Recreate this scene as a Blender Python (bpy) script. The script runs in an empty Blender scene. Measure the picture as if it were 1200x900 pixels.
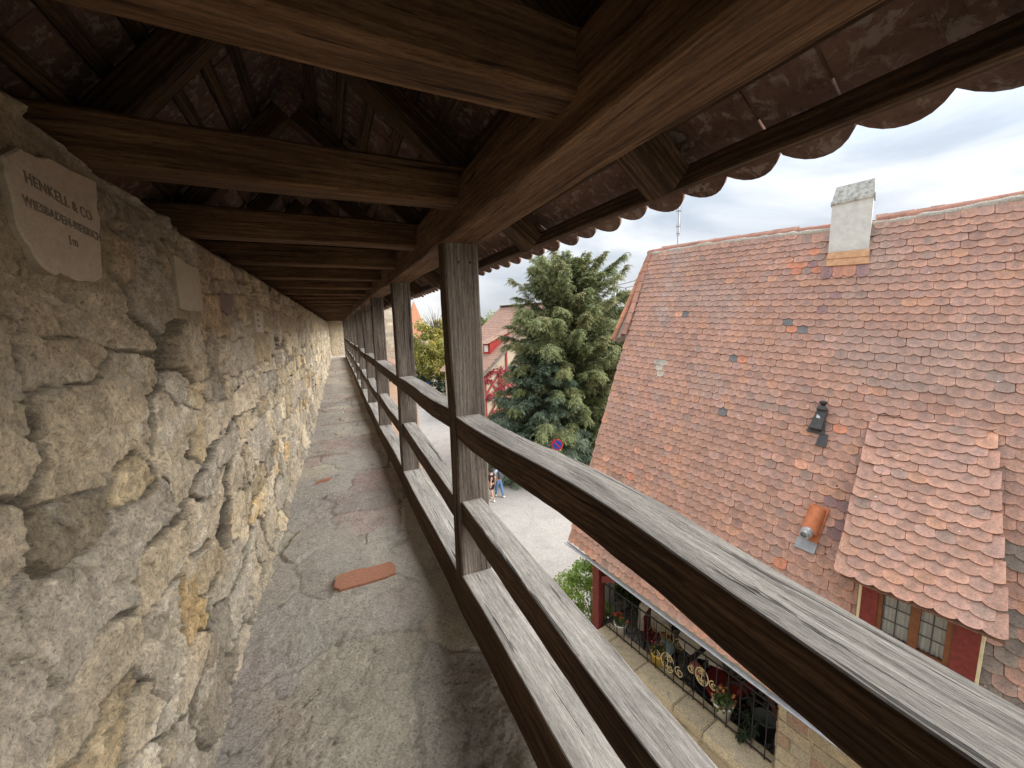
import bpy, bmesh, math, random
import numpy as np
from mathutils import Vector, Matrix
RNG = np.random.default_rng(7)
random.seed(7)
scene = bpy.context.scene
COL = scene.collection
R = math.radians
V = Vector

# ------------------------------------------------------------------ helpers
def tag(o, label=None, cat=None, group=None, kind=None):
    if label: o['label'] = label
    if cat: o['category'] = cat
    if group: o['group'] = group
    if kind: o['kind'] = kind
    return o

def empty(name, loc=(0, 0, 0), label=None, cat=None, group=None, rot=0.0):
    o = bpy.data.objects.new(name, None); COL.objects.link(o)
    o.empty_display_size = 0.2
    o.location = loc; o.rotation_euler = (0, 0, rot)
    return tag(o, label, cat, group)

def link(name, me, parent=None, mats=()):
    o = bpy.data.objects.new(name, me); COL.objects.link(o)
    for m in mats: me.materials.append(m)
    if parent is not None: o.parent = parent
    return o

def keep_world(o, parent):
    "parent o but leave it where it stands (only moves: parents here never scale)"
    o.parent = parent
    o.matrix_parent_inverse = root_matrix(parent).inverted()
    return o

def root_matrix(p):
    m = p.matrix_basis.copy()
    return m if p.parent is None else root_matrix(p.parent) @ p.matrix_parent_inverse @ m

def mesh_np(name, verts, faces, mat_idx=None, cols=None, smooth=False):
    me = bpy.data.meshes.new(name)
    me.from_pydata([tuple(v) for v in np.asarray(verts, float)], [], [tuple(int(i) for i in f) for f in faces])
    if mat_idx is not None: me.polygons.foreach_set('material_index', np.asarray(mat_idx, dtype=np.int32))
    if cols is not None:
        a = me.attributes.new('Col', 'FLOAT_COLOR', 'POINT')
        c = np.ones((len(me.vertices), 4), np.float32); c[:, :3] = cols
        a.data.foreach_set('color', c.ravel())
    if smooth: me.polygons.foreach_set('use_smooth', np.ones(len(me.polygons), dtype=bool))
    me.update()
    return me

class MB:
    "collects simple solids into one mesh"
    def __init__(s): s.v = []; s.f = []; s.m = []; s.c = []
    def add(s, vs, fs, mi=0, col=(1, 1, 1)):
        b = len(s.v)
        s.v += [tuple(v) for v in vs]; s.c += [tuple(col)] * len(vs)
        for f in fs: s.f.append(tuple(b + i for i in f)); s.m.append(mi)
    def box(s, lo, hi, mi=0, col=(1, 1, 1), fr=None):
        x0, y0, z0 = lo; x1, y1, z1 = hi
        vs = [(x0,y0,z0),(x1,y0,z0),(x1,y1,z0),(x0,y1,z0),(x0,y0,z1),(x1,y0,z1),(x1,y1,z1),(x0,y1,z1)]
        if fr: vs = [fr(*v) for v in vs]
        s.add(vs, [(3,2,1,0),(4,5,6,7),(0,1,5,4),(1,2,6,5),(2,3,7,6),(3,0,4,7)], mi, col)
    def tube(s, pts, r, n=8, mi=0, col=(1, 1, 1), closed=False):
        pts = [V(p) for p in pts]; N = len(pts)
        rs = r if hasattr(r, '__len__') else [r] * N
        rings = []; ref = None
        for i, p in enumerate(pts):
            if closed: d = pts[(i+1) % N] - pts[i-1]
            else: d = pts[min(i+1, N-1)] - pts[max(i-1, 0)]
            d.normalize()
            if ref is None: ref = d.orthogonal().normalized()
            ref = (ref - d * ref.dot(d)).normalized()
            b = d.cross(ref)
            rings.append([p + (ref * math.cos(2*math.pi*k/n) + b * math.sin(2*math.pi*k/n)) * rs[i] for k in range(n)])
        vs = [q for ring in rings for q in ring]; fs = []
        M = N if closed else N - 1
        for i in range(M):
            j = (i+1) % N
            for k in range(n):
                fs.append((i*n+k, i*n+(k+1) % n, j*n+(k+1) % n, j*n+k))
        if not closed:
            fs.append(tuple(reversed(range(n)))); fs.append(tuple((N-1)*n + k for k in range(n)))
        s.add(vs, fs, mi, col)
    def lathe(s, prof, c=(0, 0, 0), n=20, mi=0, col=(1, 1, 1), axis=None):
        vs = []; fs = []
        Q = V((0, 0, 1)).rotation_difference(V(axis)).to_matrix() if axis else Matrix.Identity(3)
        for r, z in prof:
            for k in range(n):
                a = 2*math.pi*k/n
                vs.append(V(c) + Q @ V((r*math.cos(a), r*math.sin(a), z)))
        for i in range(len(prof)-1):
            for k in range(n): fs.append((i*n+k, i*n+(k+1) % n, (i+1)*n+(k+1) % n, (i+1)*n+k))
        fs.append(tuple(reversed(range(n)))); fs.append(tuple((len(prof)-1)*n+k for k in range(n)))
        s.add(vs, fs, mi, col)
    def prism(s, poly, d, mi=0, col=(1, 1, 1)):
        "poly: 3D points of a flat outline, d: extrusion vector"
        n = len(poly); d = V(d)
        vs = [V(p) for p in poly] + [V(p) + d for p in poly]
        fs = [tuple(reversed(range(n))), tuple(range(n, 2*n))] + [(i, (i+1) % n, n+(i+1) % n, n+i) for i in range(n)]
        s.add(vs, fs, mi, col)
    def build(s, name, mats, parent=None, smooth=False, cols=False):
        if not isinstance(mats, (list, tuple)): mats = [mats]
        me = mesh_np(name, s.v, s.f, s.m, np.array(s.c) if cols else None, smooth)
        bm = bmesh.new(); bm.from_mesh(me); bmesh.ops.recalc_face_normals(bm, faces=bm.faces); bm.to_mesh(me); bm.free()
        return link(name, me, parent, mats)

# ------------------------------------------------------------------ noise
def _hash(ix, iy, iz, seed):
    h = (ix * 374761393 + iy * 668265263 + iz * 2147483647 + seed * 974711) & 0xffffffff
    h = ((h ^ (h >> 13)) * 1274126177) & 0xffffffff
    h = ((h ^ (h >> 16)) * 2246822519) & 0xffffffff
    return ((h ^ (h >> 15)) & 0xffffff) / float(0xffffff)

def vnoise(x, y, z=0.0, seed=0):
    x, y, z = np.broadcast_arrays(np.asarray(x, float), np.asarray(y, float), np.asarray(z, float))
    ix = np.floor(x).astype(np.int64); iy = np.floor(y).astype(np.int64); iz = np.floor(z).astype(np.int64)
    fx = x - ix; fy = y - iy; fz = z - iz
    fx = fx*fx*(3-2*fx); fy = fy*fy*(3-2*fy); fz = fz*fz*(3-2*fz)
    def h(a, b, c): return _hash(ix+a, iy+b, iz+c, seed)
    a = h(0,0,0)*(1-fx)+h(1,0,0)*fx; b = h(0,1,0)*(1-fx)+h(1,1,0)*fx
    c = h(0,0,1)*(1-fx)+h(1,0,1)*fx; d = h(0,1,1)*(1-fx)+h(1,1,1)*fx
    e = a*(1-fy)+b*fy; f = c*(1-fy)+d*fy
    return (e*(1-fz)+f*fz) * 2 - 1

def fbm(x, y, z=0.0, octv=4, seed=0, gain=0.5):
    a = 1.0; s = 0.0; t = 0.0
    for o in range(octv):
        s = s + a * vnoise(np.asarray(x)*2**o + 17.3*o, np.asarray(y)*2**o - 9.1*o, np.asarray(z)*2**o, seed+o*31); t += a; a *= gain
    return s / t

def sstep(a, b, x):
    t = np.clip((x - a) / (b - a), 0, 1); return t*t*(3-2*t)

# ------------------------------------------------------------------ materials
class NT:
    def __init__(s, name, rough=0.9, spec=0.25):
        s.m = bpy.data.materials.new(name); s.m.use_nodes = True
        s.t = s.m.node_tree; s.b = s.t.nodes['Principled BSDF']
        s.b.inputs['Roughness'].default_value = rough
        s.b.inputs['Specular IOR Level'].default_value = spec
    def n(s, typ, **kw):
        nd = s.t.nodes.new('ShaderNode' + typ)
        for k, v in kw.items():
            if k in nd.bl_rna.properties: setattr(nd, k, v)
            else: s.set(nd, k.replace('_', ' '), v)
        return nd
    def set(s, nd, k, v):
        if isinstance(v, bpy.types.NodeSocket): s.t.links.new(v, nd.inputs[k])
        else: nd.inputs[k].default_value = v
    def coords(s, kind='Object', scale=(1, 1, 1), rand=False):
        tc = s.n('TexCoord'); o = tc.outputs[kind]
        if rand:
            oi = s.n('ObjectInfo'); mu = s.n('Math', operation='MULTIPLY'); s.t.links.new(oi.outputs['Random'], mu.inputs[0]); mu.inputs[1].default_value = 37.0
            va = s.n('VectorMath', operation='ADD'); s.t.links.new(o, va.inputs[0]); s.t.links.new(mu.outputs[0], va.inputs[1]); o = va.outputs[0]
        mp = s.n('Mapping'); s.t.links.new(o, mp.inputs['Vector']); mp.inputs['Scale'].default_value = scale
        return mp.outputs[0]
    def noise(s, vec, scale, detail=6, rough=0.6, dist=0.0, out='Fac'):
        nd = s.n('TexNoise'); s.t.links.new(vec, nd.inputs['Vector'])
        nd.inputs['Scale'].default_value = scale; nd.inputs['Detail'].default_value = detail
        nd.inputs['Roughness'].default_value = rough; nd.inputs['Distortion'].default_value = dist
        return nd.outputs[out]
    def vor(s, vec, scale, feature='F1', out='Distance'):
        nd = s.n('TexVoronoi'); nd.feature = feature; s.t.links.new(vec, nd.inputs['Vector']); nd.inputs['Scale'].default_value = scale
        return nd.outputs[out]
    def ramp(s, fac, stops, interp='LINEAR'):
        nd = s.n('ValToRGB'); s.t.links.new(fac, nd.inputs[0]); e = nd.color_ramp.elements; nd.color_ramp.interpolation = interp
        while len(e) < len(stops): e.new(0.5)
        for i, (p, c) in enumerate(stops):
            e[i].position = p; e[i].color = (*c, 1) if len(c) == 3 else c
        return nd.outputs[0]
    def rampf(s, fac, a, b, lo=0.0, hi=1.0):
        nd = s.n('MapRange'); s.t.links.new(fac, nd.inputs[0])
        nd.inputs[1].default_value = a; nd.inputs[2].default_value = b; nd.inputs[3].default_value = lo; nd.inputs[4].default_value = hi
        return nd.outputs[0]
    def mix(s, fac, a, b, blend='MIX'):
        nd = s.n('Mix'); nd.data_type = 'RGBA'; nd.blend_type = blend
        for i, v in ((0, fac), (6, a), (7, b)):
            if isinstance(v, bpy.types.NodeSocket): s.t.links.new(v, nd.inputs[i])
            else: nd.inputs[i].default_value = v if i == 0 else ((*v, 1) if len(v) == 3 else v)
        return nd.outputs[2]
    def math(s, op, a, b):
        nd = s.n('Math'); nd.operation = op
        for i, v in enumerate((a, b)):
            if isinstance(v, bpy.types.NodeSocket): s.t.links.new(v, nd.inputs[i])
            else: nd.inputs[i].default_value = v
        return nd.outputs[0]
    def attr(s, name='Col', out='Color'):
        nd = s.n('Attribute'); nd.attribute_name = name; return nd.outputs[out]
    def color(s, c):
        if isinstance(c, bpy.types.NodeSocket): s.t.links.new(c, s.b.inputs['Base Color'])
        else: s.b.inputs['Base Color'].default_value = (*c, 1)
    def bump(s, h, strength=0.5, dist=0.01, prev=None):
        nd = s.n('Bump'); s.t.links.new(h, nd.inputs['Height']); nd.inputs['Strength'].default_value = strength; nd.inputs['Distance'].default_value = dist
        if prev is not None: s.t.links.new(prev, nd.inputs['Normal'])
        s.t.links.new(nd.outputs[0], s.b.inputs['Normal']); return nd.outputs[0]

def flat_mat(name, col, rough=0.6, var=0.12, scale=20, bump=0.0, metallic=0.0, spec=0.3):
    t = NT(name, rough, spec); co = t.coords()
    f = t.noise(co, scale, 5)
    lo = tuple(c*(1-var) for c in col); hi = tuple(min(1, c*(1+var)) for c in col)
    t.color(t.ramp(f, [(0.3, lo), (0.7, hi)])); t.b.inputs['Metallic'].default_value = metallic
    if bump: t.bump(f, bump, 0.01)
    return t.m

def stone_mat(name, fine=1.0, grit=0.5, pit=0.6):
    t = NT(name, 0.95, 0.12); co = t.coords()
    a = t.attr()
    n1 = t.noise(co, 18*fine, 9, 0.72, .4); n2 = t.noise(co, 85*fine, 8, 0.78); n3 = t.noise(co, 5*fine, 7, 0.7, 0.6)
    vd = t.vor(t.noise(co, 30*fine, 4, .6, 0, 'Color') if False else co, 46*fine); 
    c = t.mix(0.8, a, t.ramp(n1, [(0.28, (0.62,0.60,0.57)), (0.42, (0.98,0.97,0.96)), (0.56, (1.10,1.09,1.07)), (0.74, (1.42,1.38,1.30))]), 'MULTIPLY')
    c = t.mix(0.8, c, t.ramp(n2, [(0.36, (0.40,0.39,0.37)), (0.455, (0.98,0.98,0.98)), (0.62, (1.48,1.46,1.42))]), 'MULTIPLY')
    c = t.mix(t.rampf(n3, 0.56, 0.66, 0, 0.40), c, (0.54,0.50,0.43))
    c = t.mix(t.rampf(n3, 0.42, 0.34, 0, 0.45), c, (0.20,0.175,0.145))
    sp = t.noise(co, 150*fine, 3, 0.5)
    c = t.mix(t.rampf(sp, 0.64, 0.72, 0, 0.6), c, (0.09,0.08,0.07))
    c = t.mix(t.rampf(sp, 0.33, 0.27, 0, 0.45), c, (0.66,0.62,0.55))
    t.color(c)
    b = t.bump(n1, min(1, grit*1.5), 0.03); b = t.bump(n2, min(1, grit*1.7), 0.012, b); t.bump(sp, grit*pit, 0.004, b)
    return t.m

def wood_mat(name, dark, mid, light, crack=0.75, fib=1.0, wave=0.35, contrast=1.0):
    t = NT(name, 0.85, 0.2)
    co = t.coords('Object', (1, 1, 1), True)
    def sc(v):
        mp = t.n('Mapping'); t.t.links.new(co, mp.inputs['Vector']); mp.inputs['Scale'].default_value = v; return mp.outputs[0]
    g1 = t.noise(sc((1.8, 30, 30)), 1.0, 6, 0.65, 0.5)
    g2 = t.noise(sc((17.0, 190*fib, 190*fib)), 1.0, 4, 0.75, 0.3)
    g3 = t.noise(sc((55.0, 420*fib, 420*fib)), 1.0, 3, 0.7, 0.2)
    big = t.noise(sc((1.5, 5, 5)), 1.0, 5, 0.65)
    wv = t.n('TexWave'); wv.wave_type = 'RINGS'; wv.rings_direction = 'X'; t.t.links.new(sc((0.10, 1.0, 1.0)), wv.inputs['Vector'])
    wv.inputs['Scale'].default_value = 24.0; wv.inputs['Distortion'].default_value = 5.0; wv.inputs['Detail'].default_value = 4.0; wv.inputs['Detail Scale'].default_value = 0.7; wv.inputs['Detail Roughness'].default_value = .6
    c = t.ramp(g1, [(0.3, dark), (0.5, mid), (0.7, light)])
    k = contrast
    c = t.mix(wave, c, t.ramp(wv.outputs['Fac'], [(0.0, (0.42,0.40,0.38)), (0.35, (1.0,1.0,1.0)), (1.0, (1.25,1.25,1.25))]), 'MULTIPLY')
    c = t.mix(min(1, .8*k), c, t.ramp(g2, [(0.36, (0.28,0.27,0.26)), (0.47, (0.95,0.95,0.95)), (0.62, (1.35,1.34,1.32))]), 'MULTIPLY')
    c = t.mix(min(1, .6*k), c, t.ramp(g3, [(0.35, (0.45,0.45,0.44)), (0.5, (1,1,1)), (0.65, (1.3,1.3,1.3))]), 'MULTIPLY')
    c = t.mix(0.7, c, t.ramp(big, [(0.3, (0.6,0.59,0.58)), (0.7, (1.35,1.33,1.3))]), 'MULTIPLY')
    ck = t.noise(sc((0.8, 24, 24)), 1.0, 4, 0.55, 0.6); ckm = t.rampf(ck, 0.345, 0.325, 0, crack)
    c2 = t.noise(sc((2.6, 75, 75)), 1.0, 3, 0.5, 0.5); ck2 = t.rampf(c2, 0.345, 0.31, 0, crack*.8)
    ckm = t.math('MAXIMUM', ckm, ck2)
    c = t.mix(ckm, c, tuple(x*0.18 for x in dark))
    t.color(c)
    b = t.bump(g3, 0.35, 0.002); b = t.bump(g2, 0.7, 0.003, b); b = t.bump(g1, 0.4, 0.006, b)
    inv = t.math('SUBTRACT', 1.0, ckm); t.bump(inv, 0.9, 0.008, b)
    return t.m

def tile_mat(name, grime=0.5):
    t = NT(name, 0.9, 0.2); co = t.coords()
    a = t.attr()
    n1 = t.noise(co, 9, 6, 0.65); n2 = t.noise(co, 48, 7, 0.75); n3 = t.noise(co, 22, 7, 0.7, 0.5); big = t.noise(co, 0.9, 5, 0.6)
    c = t.mix(0.8, a, t.ramp(n1, [(0.3, (0.72,0.72,0.72)), (0.5, (1,1,1)), (0.7, (1.18,1.14,1.1))]), 'MULTIPLY')
    c = t.mix(0.7, c, t.ramp(n2, [(0.34, (0.42,0.42,0.42)), (0.48, (1,1,1)), (0.66, (1.35,1.3,1.25))]), 'MULTIPLY')
    c = t.mix(t.rampf(n3, 0.52, 0.60, 0, 0.55*grime*1.4), c, (0.24,0.19,0.165))
    c = t.mix(t.rampf(big, 0.5, 0.7, 0, 0.45*grime), c, (0.27,0.18,0.145))
    sp = t.noise(co, 19, 3, 0.5)
    c = t.mix(t.rampf(sp, 0.70, 0.74, 0, 0.55 if grime < .7 else .1), c, (0.52,0.48,0.42))
    sp2 = t.noise(co, 38, 3, 0.5)
    c = t.mix(t.rampf(sp2, 0.69, 0.74, 0, 0.7), c, (0.05,0.045,0.04))
    v1 = t.vor(co, 3.4); c = t.mix(t.rampf(v1, .062, .045, 0, .9 if grime < .7 else 0), c, (.035,.035,.022))
    mp = t.n('Mapping'); t.t.links.new(co, mp.inputs['Vector']); mp.inputs['Location'].default_value = (3.3, 1.7, 5.1); v2 = t.vor(mp.outputs[0], 4.1); c = t.mix(t.rampf(v2, .06, .04, 0, .8 if grime < .7 else 0), c, (.62,.60,.56))
    t.color(c)
    b = t.bump(n3, 0.25, 0.01); t.bump(n2, 0.4, 0.004, b)
    return t.m

M = {}
M['wall'] = stone_mat('rubble_stone', 1.0, 0.6)
t = NT('plaque_stone', .95, .1); co = t.coords(); c = t.mix(.6, t.attr(), t.ramp(t.noise(co, 20, 6, .65), [(.3, (.8,.8,.8)), (.7, (1.15,1.14,1.12))]), 'MULTIPLY'); c = t.mix(.5, c, t.ramp(t.noise(co, 160, 4, .6), [(.3, (.75,.75,.75)), (.7, (1.15,1.15,1.15))]), 'MULTIPLY'); t.color(c); t.bump(t.noise(co, 120, 5, .6), .3, .004); M['plaque'] = t.m
M['floor'] = stone_mat('flagstone', 1.0, 0.45)
M['ashlar'] = stone_mat('ashlar_stone', 0.5, 0.5)
M['wood'] = wood_mat('old_oak', (0.026,0.015,0.008), (0.062,0.035,0.019), (0.12,0.072,0.041), .7, 1, .75, .8)
M['woodtie'] = wood_mat('brown_oak', (0.055,0.028,0.014), (0.108,0.058,0.029), (0.185,0.108,0.056), .85, 1.3, .35, .75)
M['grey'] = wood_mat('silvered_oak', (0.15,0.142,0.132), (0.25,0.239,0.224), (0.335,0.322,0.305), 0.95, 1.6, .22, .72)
M['postgrey'] = wood_mat('greyed_oak', (0.075,0.060,0.050), (0.135,0.112,0.095), (0.21,0.182,0.16), 0.85, 1.2, .4, .75)
M['tile'] = tile_mat('roof_tile', 0.5)
M['tileold'] = tile_mat('gallery_tile', 0.9)
M['plaster'] = flat_mat('white_plaster', (0.62,0.62,0.58), 0.9, 0.12, 9, 0.3)
M['red'] = flat_mat('oxblood_paint', (0.165,0.030,0.024), 0.6, 0.25, 14, 0.15)
M['frame'] = flat_mat('brown_frame', (0.16,0.06,0.025), 0.5, 0.25, 20)
M['cream'] = flat_mat('cream_edge', (0.6,0.52,0.33), 0.8, 0.12, 20)
M['board'] = flat_mat('raw_board', (0.50,0.285,0.15), 0.8, 0.2, 12)
M['iron'] = flat_mat('black_iron', (0.022,0.022,0.024), 0.5, 0.2, 30)
M['zinc'] = flat_mat('zinc', (0.42,0.43,0.45), 0.45, 0.15, 12, 0, 0.6)
M['darkmetal'] = flat_mat('dark_metal', (0.06,0.058,0.058), 0.6, 0.3, 18)
M['white'] = flat_mat('white_glaze', (0.75,0.75,0.73), 0.35, 0.05, 10)
M['yellow'] = flat_mat('yellow_glaze', (0.72,0.50,0.10), 0.35, 0.08, 10)
M['terracotta'] = flat_mat('terracotta', (0.50,0.17,0.075), 0.8, 0.15, 16, 0.1)
M['curtain'] = flat_mat('curtain', (0.62,0.62,0.62), 0.9, 0.12, 30)
M['lead'] = flat_mat('lead_sheet', (0.36,0.38,0.41), 0.5, 0.12, 14, 0, 0.5)
SUN_E, SKY_S, CLOUD_K, EXPO = 1.5, 0.06, 3.95, 2.55
# ------------------------------------------------------------------ camera
CAM_H = 1.62
Rc = np.array([[0.91594421, -0.08469837, 0.39226572], [-0.40031025, -0.12403398, 0.90794673], [-0.02824733, -0.98865654, -0.14751383]])
cam = bpy.data.cameras.new('camera'); camo = bpy.data.objects.new('camera', cam); COL.objects.link(camo)
mw = Matrix.Identity(4)
for i in range(3):
    mw[i][0] = Rc[i, 0]; mw[i][1] = -Rc[i, 1]; mw[i][2] = -Rc[i, 2]
mw[2][3] = CAM_H
camo.matrix_world = mw
cam.sensor_width = 36; cam.lens = 470 / 1200 * 36; cam.clip_start = 0.02; cam.clip_end = 3000
scene.camera = camo

# ------------------------------------------------------------------ wall walk plan (metres; Y along the walk)
def xr(y): return np.interp(y, [-3, 1, 3.4, 6.6, 12, 27], [.535, .535, .51, .46, .44, .41])
def xl(y): return np.interp(y, [-3, 2.8, 4, 8, 25], [-.61, -.61, -.57, -.51, -.38])
YEND = 27.0

# ------------------------------------------------------------------ rubble pattern
def rubble(a, b, seed, hmin, hmax, wmin, wmax, a0, a1, b0, b1, warp=.03, drop=.06, extra=None):
    "cells over the plane (a along, b up): cell id, gap F2-F1 (in cell units)"
    rng = np.random.default_rng(seed)
    S = []
    z = b0
    while z < b1:
        rh = rng.uniform(hmin, hmax); y = a0 + rng.uniform(-wmax, 0)
        while y < a1:
            w = rng.uniform(wmin, wmax) * (0.6 + 0.8*rh/hmax)
            S.append((y + w/2 + rng.normal(0, .02), z + rh/2 + rng.normal(0, .18*rh), w, rh * rng.uniform(.75, 1.2)))
            if rng.random() < .42:
                S.append((y + w*rng.uniform(0, 1), z + rh*rng.choice([0.02, .98]), w*rng.uniform(.25, .45), rh*rng.uniform(.25, .45)))
            y += w
        z += rh
    S = np.array(S); S = S[rng.random(len(S)) > drop]
    if extra is not None:
        E = np.array(extra, float)
        for e in E: S = S[((S[:, 0]-e[0])/(e[2]*.62))**2 + ((S[:, 1]-e[1])/(e[3]*.62))**2 > 1]
        S = np.concatenate([S, E])
    aw = a + warp*fbm(a*5, b*5, 3.3, 4, seed) + .35*warp*fbm(a*24, b*24, 1.3, 3, seed+5)
    bw = b + warp*fbm(a*5, b*5, 8.1, 4, seed+9) + .35*warp*fbm(a*24, b*24, 7.7, 3, seed+6) + .05*fbm(a*.8, b*.6, 2.2, 2, seed+3)
    f1 = np.full(a.shape, 9e9); f2 = f1.copy(); idx = np.zeros(a.shape, int)
    order = np.argsort(a.ravel()); av = aw.ravel(); bv = bw.ravel(); F1 = f1.ravel(); F2 = f2.ravel(); I = idx.ravel()
    CH = 6000
    for s in range(0, len(order), CH):
        o = order[s:s+CH]; pa = av[o]; pb = bv[o]
        sel = np.where((S[:, 0] > pa.min() - wmax*1.3) & (S[:, 0] < pa.max() + wmax*1.3))[0]
        Q = S[sel]
        sel = sel if len(sel) > 2 else np.arange(len(S)); Q = S[sel]
        d = (np.abs((pa[:, None]-Q[:, 0])/Q[:, 2])**4 + np.abs((pb[:, None]-Q[:, 1])/Q[:, 3])**4)**.25
        k = np.argpartition(d, 1, axis=1)[:, :2]
        dd = np.take_along_axis(d, k, 1); sw = dd[:, 0] > dd[:, 1]
        i1 = np.where(sw, k[:, 1], k[:, 0])
        F1[o] = dd.min(1); F2[o] = dd.max(1); I[o] = sel[i1]
    return I.reshape(a.shape), (F2-F1).reshape(a.shape), F1.reshape(a.shape), S

def grid_faces(nr, nc):
    r, c = np.meshgrid(np.arange(nr-1), np.arange(nc-1), indexing='ij')
    i = (r*nc + c).ravel()
    return np.stack([i, i+1, i+nc+1, i+nc], 1)

STONES = np.array([(.50,.435,.33), (.46,.405,.325), (.42,.385,.33), (.53,.47,.37), (.39,.36,.31), (.49,.415,.29), (.46,.42,.35), (.34,.31,.265), (.49,.37,.21), (.44,.335,.22)])
SPROB = np.array([.2,.15,.13,.16,.08,.1,.08,.04,.03,.03]); SPROB = SPROB/SPROB.sum()

PLAQUE1 = [(1.235,2.0),(1.30,2.035),(1.39,2.05),(1.61,2.065),(1.585,1.93),(1.56,1.80),(1.54,1.775),(1.48,1.765),(1.37,1.765),(1.29,1.775),(1.24,1.84),(1.23,1.93)]
PLAQUE2 = [(2.19,1.95),(2.51,1.93),(2.49,1.725),(2.17,1.72)]
PLAQUE3 = [(2.87,1.855),(3.14,1.85),(3.10,1.77),(3.0,1.715),(2.88,1.755)]
PLAQUE4 = [(3.72,1.79),(4.05,1.79),(4.0,1.61),(3.74,1.61)]
def boxdist(a, b, poly, pad):
    P = np.array(poly); a0, b0 = P.min(0); a1, b1 = P.max(0)
    d = np.maximum(np.maximum(a0-a, a-a1), np.maximum(b0-b, b-b1))
    return 1 - sstep(0, pad, d)

def make_parapet():
    ys = [-1.4]
    while ys[-1] < YEND:
        y = ys[-1]; ys.append(y + (0.03 if y < .7 else max(.0058, .0037*y)))
    ys = np.array(ys); zs = np.concatenate([np.arange(-.04, 2.10, .0072)])
    A, B = np.meshgrid(ys, zs, indexing='xy')       # rows: z
    BIG = [(1.40,1.355,.50,.28), (1.78,.58,.24,.24), (1.16,.98,.72,.30), (1.50,1.20,.20,.13), (1.05,1.46,.2,.28), (1.27,1.535,.30,.10), (1.53,.60,.30,.36), (1.22,.80,.34,.20), (1.70,1.85,.22,.17), (1.58,.87,.32,.22), (1.94,1.25,.42,.22), (.95,1.22,.18,.14), (2.2,.95,.34,.2), (1.35,.52,.3,.2)]
    BIGC = [0, 8, 2, 5, 0, 3, 6, 3, 9, 0, 3, 1, 4, 3]
    Ic, Gc, Fc, Sc = rubble(A, B, 13, .028, .075, .03, .11, -2, YEND+1, -.1, 2.3, .022)
    I, G, F1, S = rubble(A, B, 11, .085, .31, .12, .52, -2, YEND+1, -.1, 2.3, extra=BIG)
    rng = np.random.default_rng(5)
    n = len(S)
    off = rng.normal(0, .008, n); ta = rng.normal(0, .05, n); tb = rng.normal(0, .06, n)
    ci = rng.choice(len(STONES), n, p=SPROB); br = rng.normal(1.10, .19, n); nb = len(BIG); ci[-nb:] = BIGC; br[-nb:] = 1.08; off[-nb:] = .012; ta[-nb:] *= .5; tb[-nb:] *= .5
    nc = len(Sc); co_ = rng.normal(0, 1, nc); ca = rng.normal(0, 1, nc); cb = rng.normal(0, 1, nc); cc_ = rng.choice(len(STONES), nc, p=SPROB); cbr = rng.normal(1.02, .16, nc); ec = sstep(.0, .16, Gc)
    chips = ec*(.0035 + .0042*co_[Ic] + .17*(ca[Ic]*(A-Sc[Ic, 0]) + cb[Ic]*(B-Sc[Ic, 1])))
    smear = .8*sstep(.08, .5, fbm(A*1.1, B*1.4, 5.0, 4, 21))     # where mortar is flush with the stones
    smear = np.clip(smear + sstep(1.55, 1.8, B)*.35, 0, 1)
    edge = sstep(.025, .06, G + .045*fbm(A*30, B*30, .7, 3, 77))
    rough = fbm(A*9, B*9, 1.5, 5, 31, .6); rough2 = fbm(A*34, B*34, 9.5, 4, 37, .6)
    chip = np.abs(fbm(A*6 + .3*B, B*7, 4.4, 4, 53))
    rdg = 1-np.abs(fbm(A*15, B*16, 2.5, 4, 131, .62)); rdg2 = 1-np.abs(fbm(A*38, B*40, 6.5, 3, 133, .6)); h = .009*(rdg-.75)*(1-.5*edge) + .006*(rdg2-.75); h += edge*(.021 - .009*smear) + edge*(off[I] + ta[I]*(A-S[I, 0]) + tb[I]*(B-S[I, 1])) + .006*rough + .006*rough2
    h += chips*(1.15 - .72*edge*(1-.4*smear)); h -= .024*sstep(.08, .0, chip)*edge*.7
    hole = sstep(.2, .4, fbm(A*3.1, B*3.4, 7.9, 3, 61))*(1-edge)*(1-smear)
    h -= .045*hole
    foot = np.clip((.14 - B)/.14, 0, 1)**2; h += .045*foot*(1 + .5*fbm(A*4, 0, 1, 3, 8))
    mort = np.array([.45,.40,.325])*(1 + .16*fbm(A*7, B*7, 2, 4, 91)[..., None])
    mort = mort*.55 + .45*STONES[cc_[Ic]]*cbr[Ic][..., None]*(.62+.38*ec[..., None])
    col = STONES[ci[I]]*br[I][..., None]
    col = col*(1 + .18*fbm(A*4, B*4, 6, 4, 17)[..., None])*(1 + .55*(cbr[Ic]-1.02)[..., None]*ec[..., None])
    ochre = .8*sstep(.2, .45, fbm(A*3.3, B*3.6, 12, 4, 19))[..., None]
    col = col*(1-.35*ochre) + np.array([.50,.36,.20])*.35*ochre
    white = sstep(.16, .42, fbm(A*5, B*9, 22, 5, 29, .65))[..., None]
    col = col*(1-.6*white) + np.array([.70,.665,.59])*.6*white
    col = col*np.clip(1.06 + .35*rough + .5*rough2, .55, 1.5)[..., None]*np.array([1.04, 1.01, .965]); e3 = edge[..., None]; dirt = ((1-sstep(.012, .085, G + .03*fbm(A*30, B*30, .7, 3, 77)))*(1-smear))[..., None]; col = mort*(1-e3) + col*e3; col = col*(1-.82*dirt) * (1-.7*hole[..., None])
    low = sstep(.5, .1, B)[..., None]; col = col*(1-.3*low) + np.array([.55,.50,.42])*.3*low
    up = sstep(1.35, 1.8, B + .12*fbm(A*2, B*2, 3, 3, 3))[..., None]     # earthy brown render near the top
    col = col*(1-.5*up) + np.array([.33,.255,.17])*(1 + .2*rough[..., None])*.5*up
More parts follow.
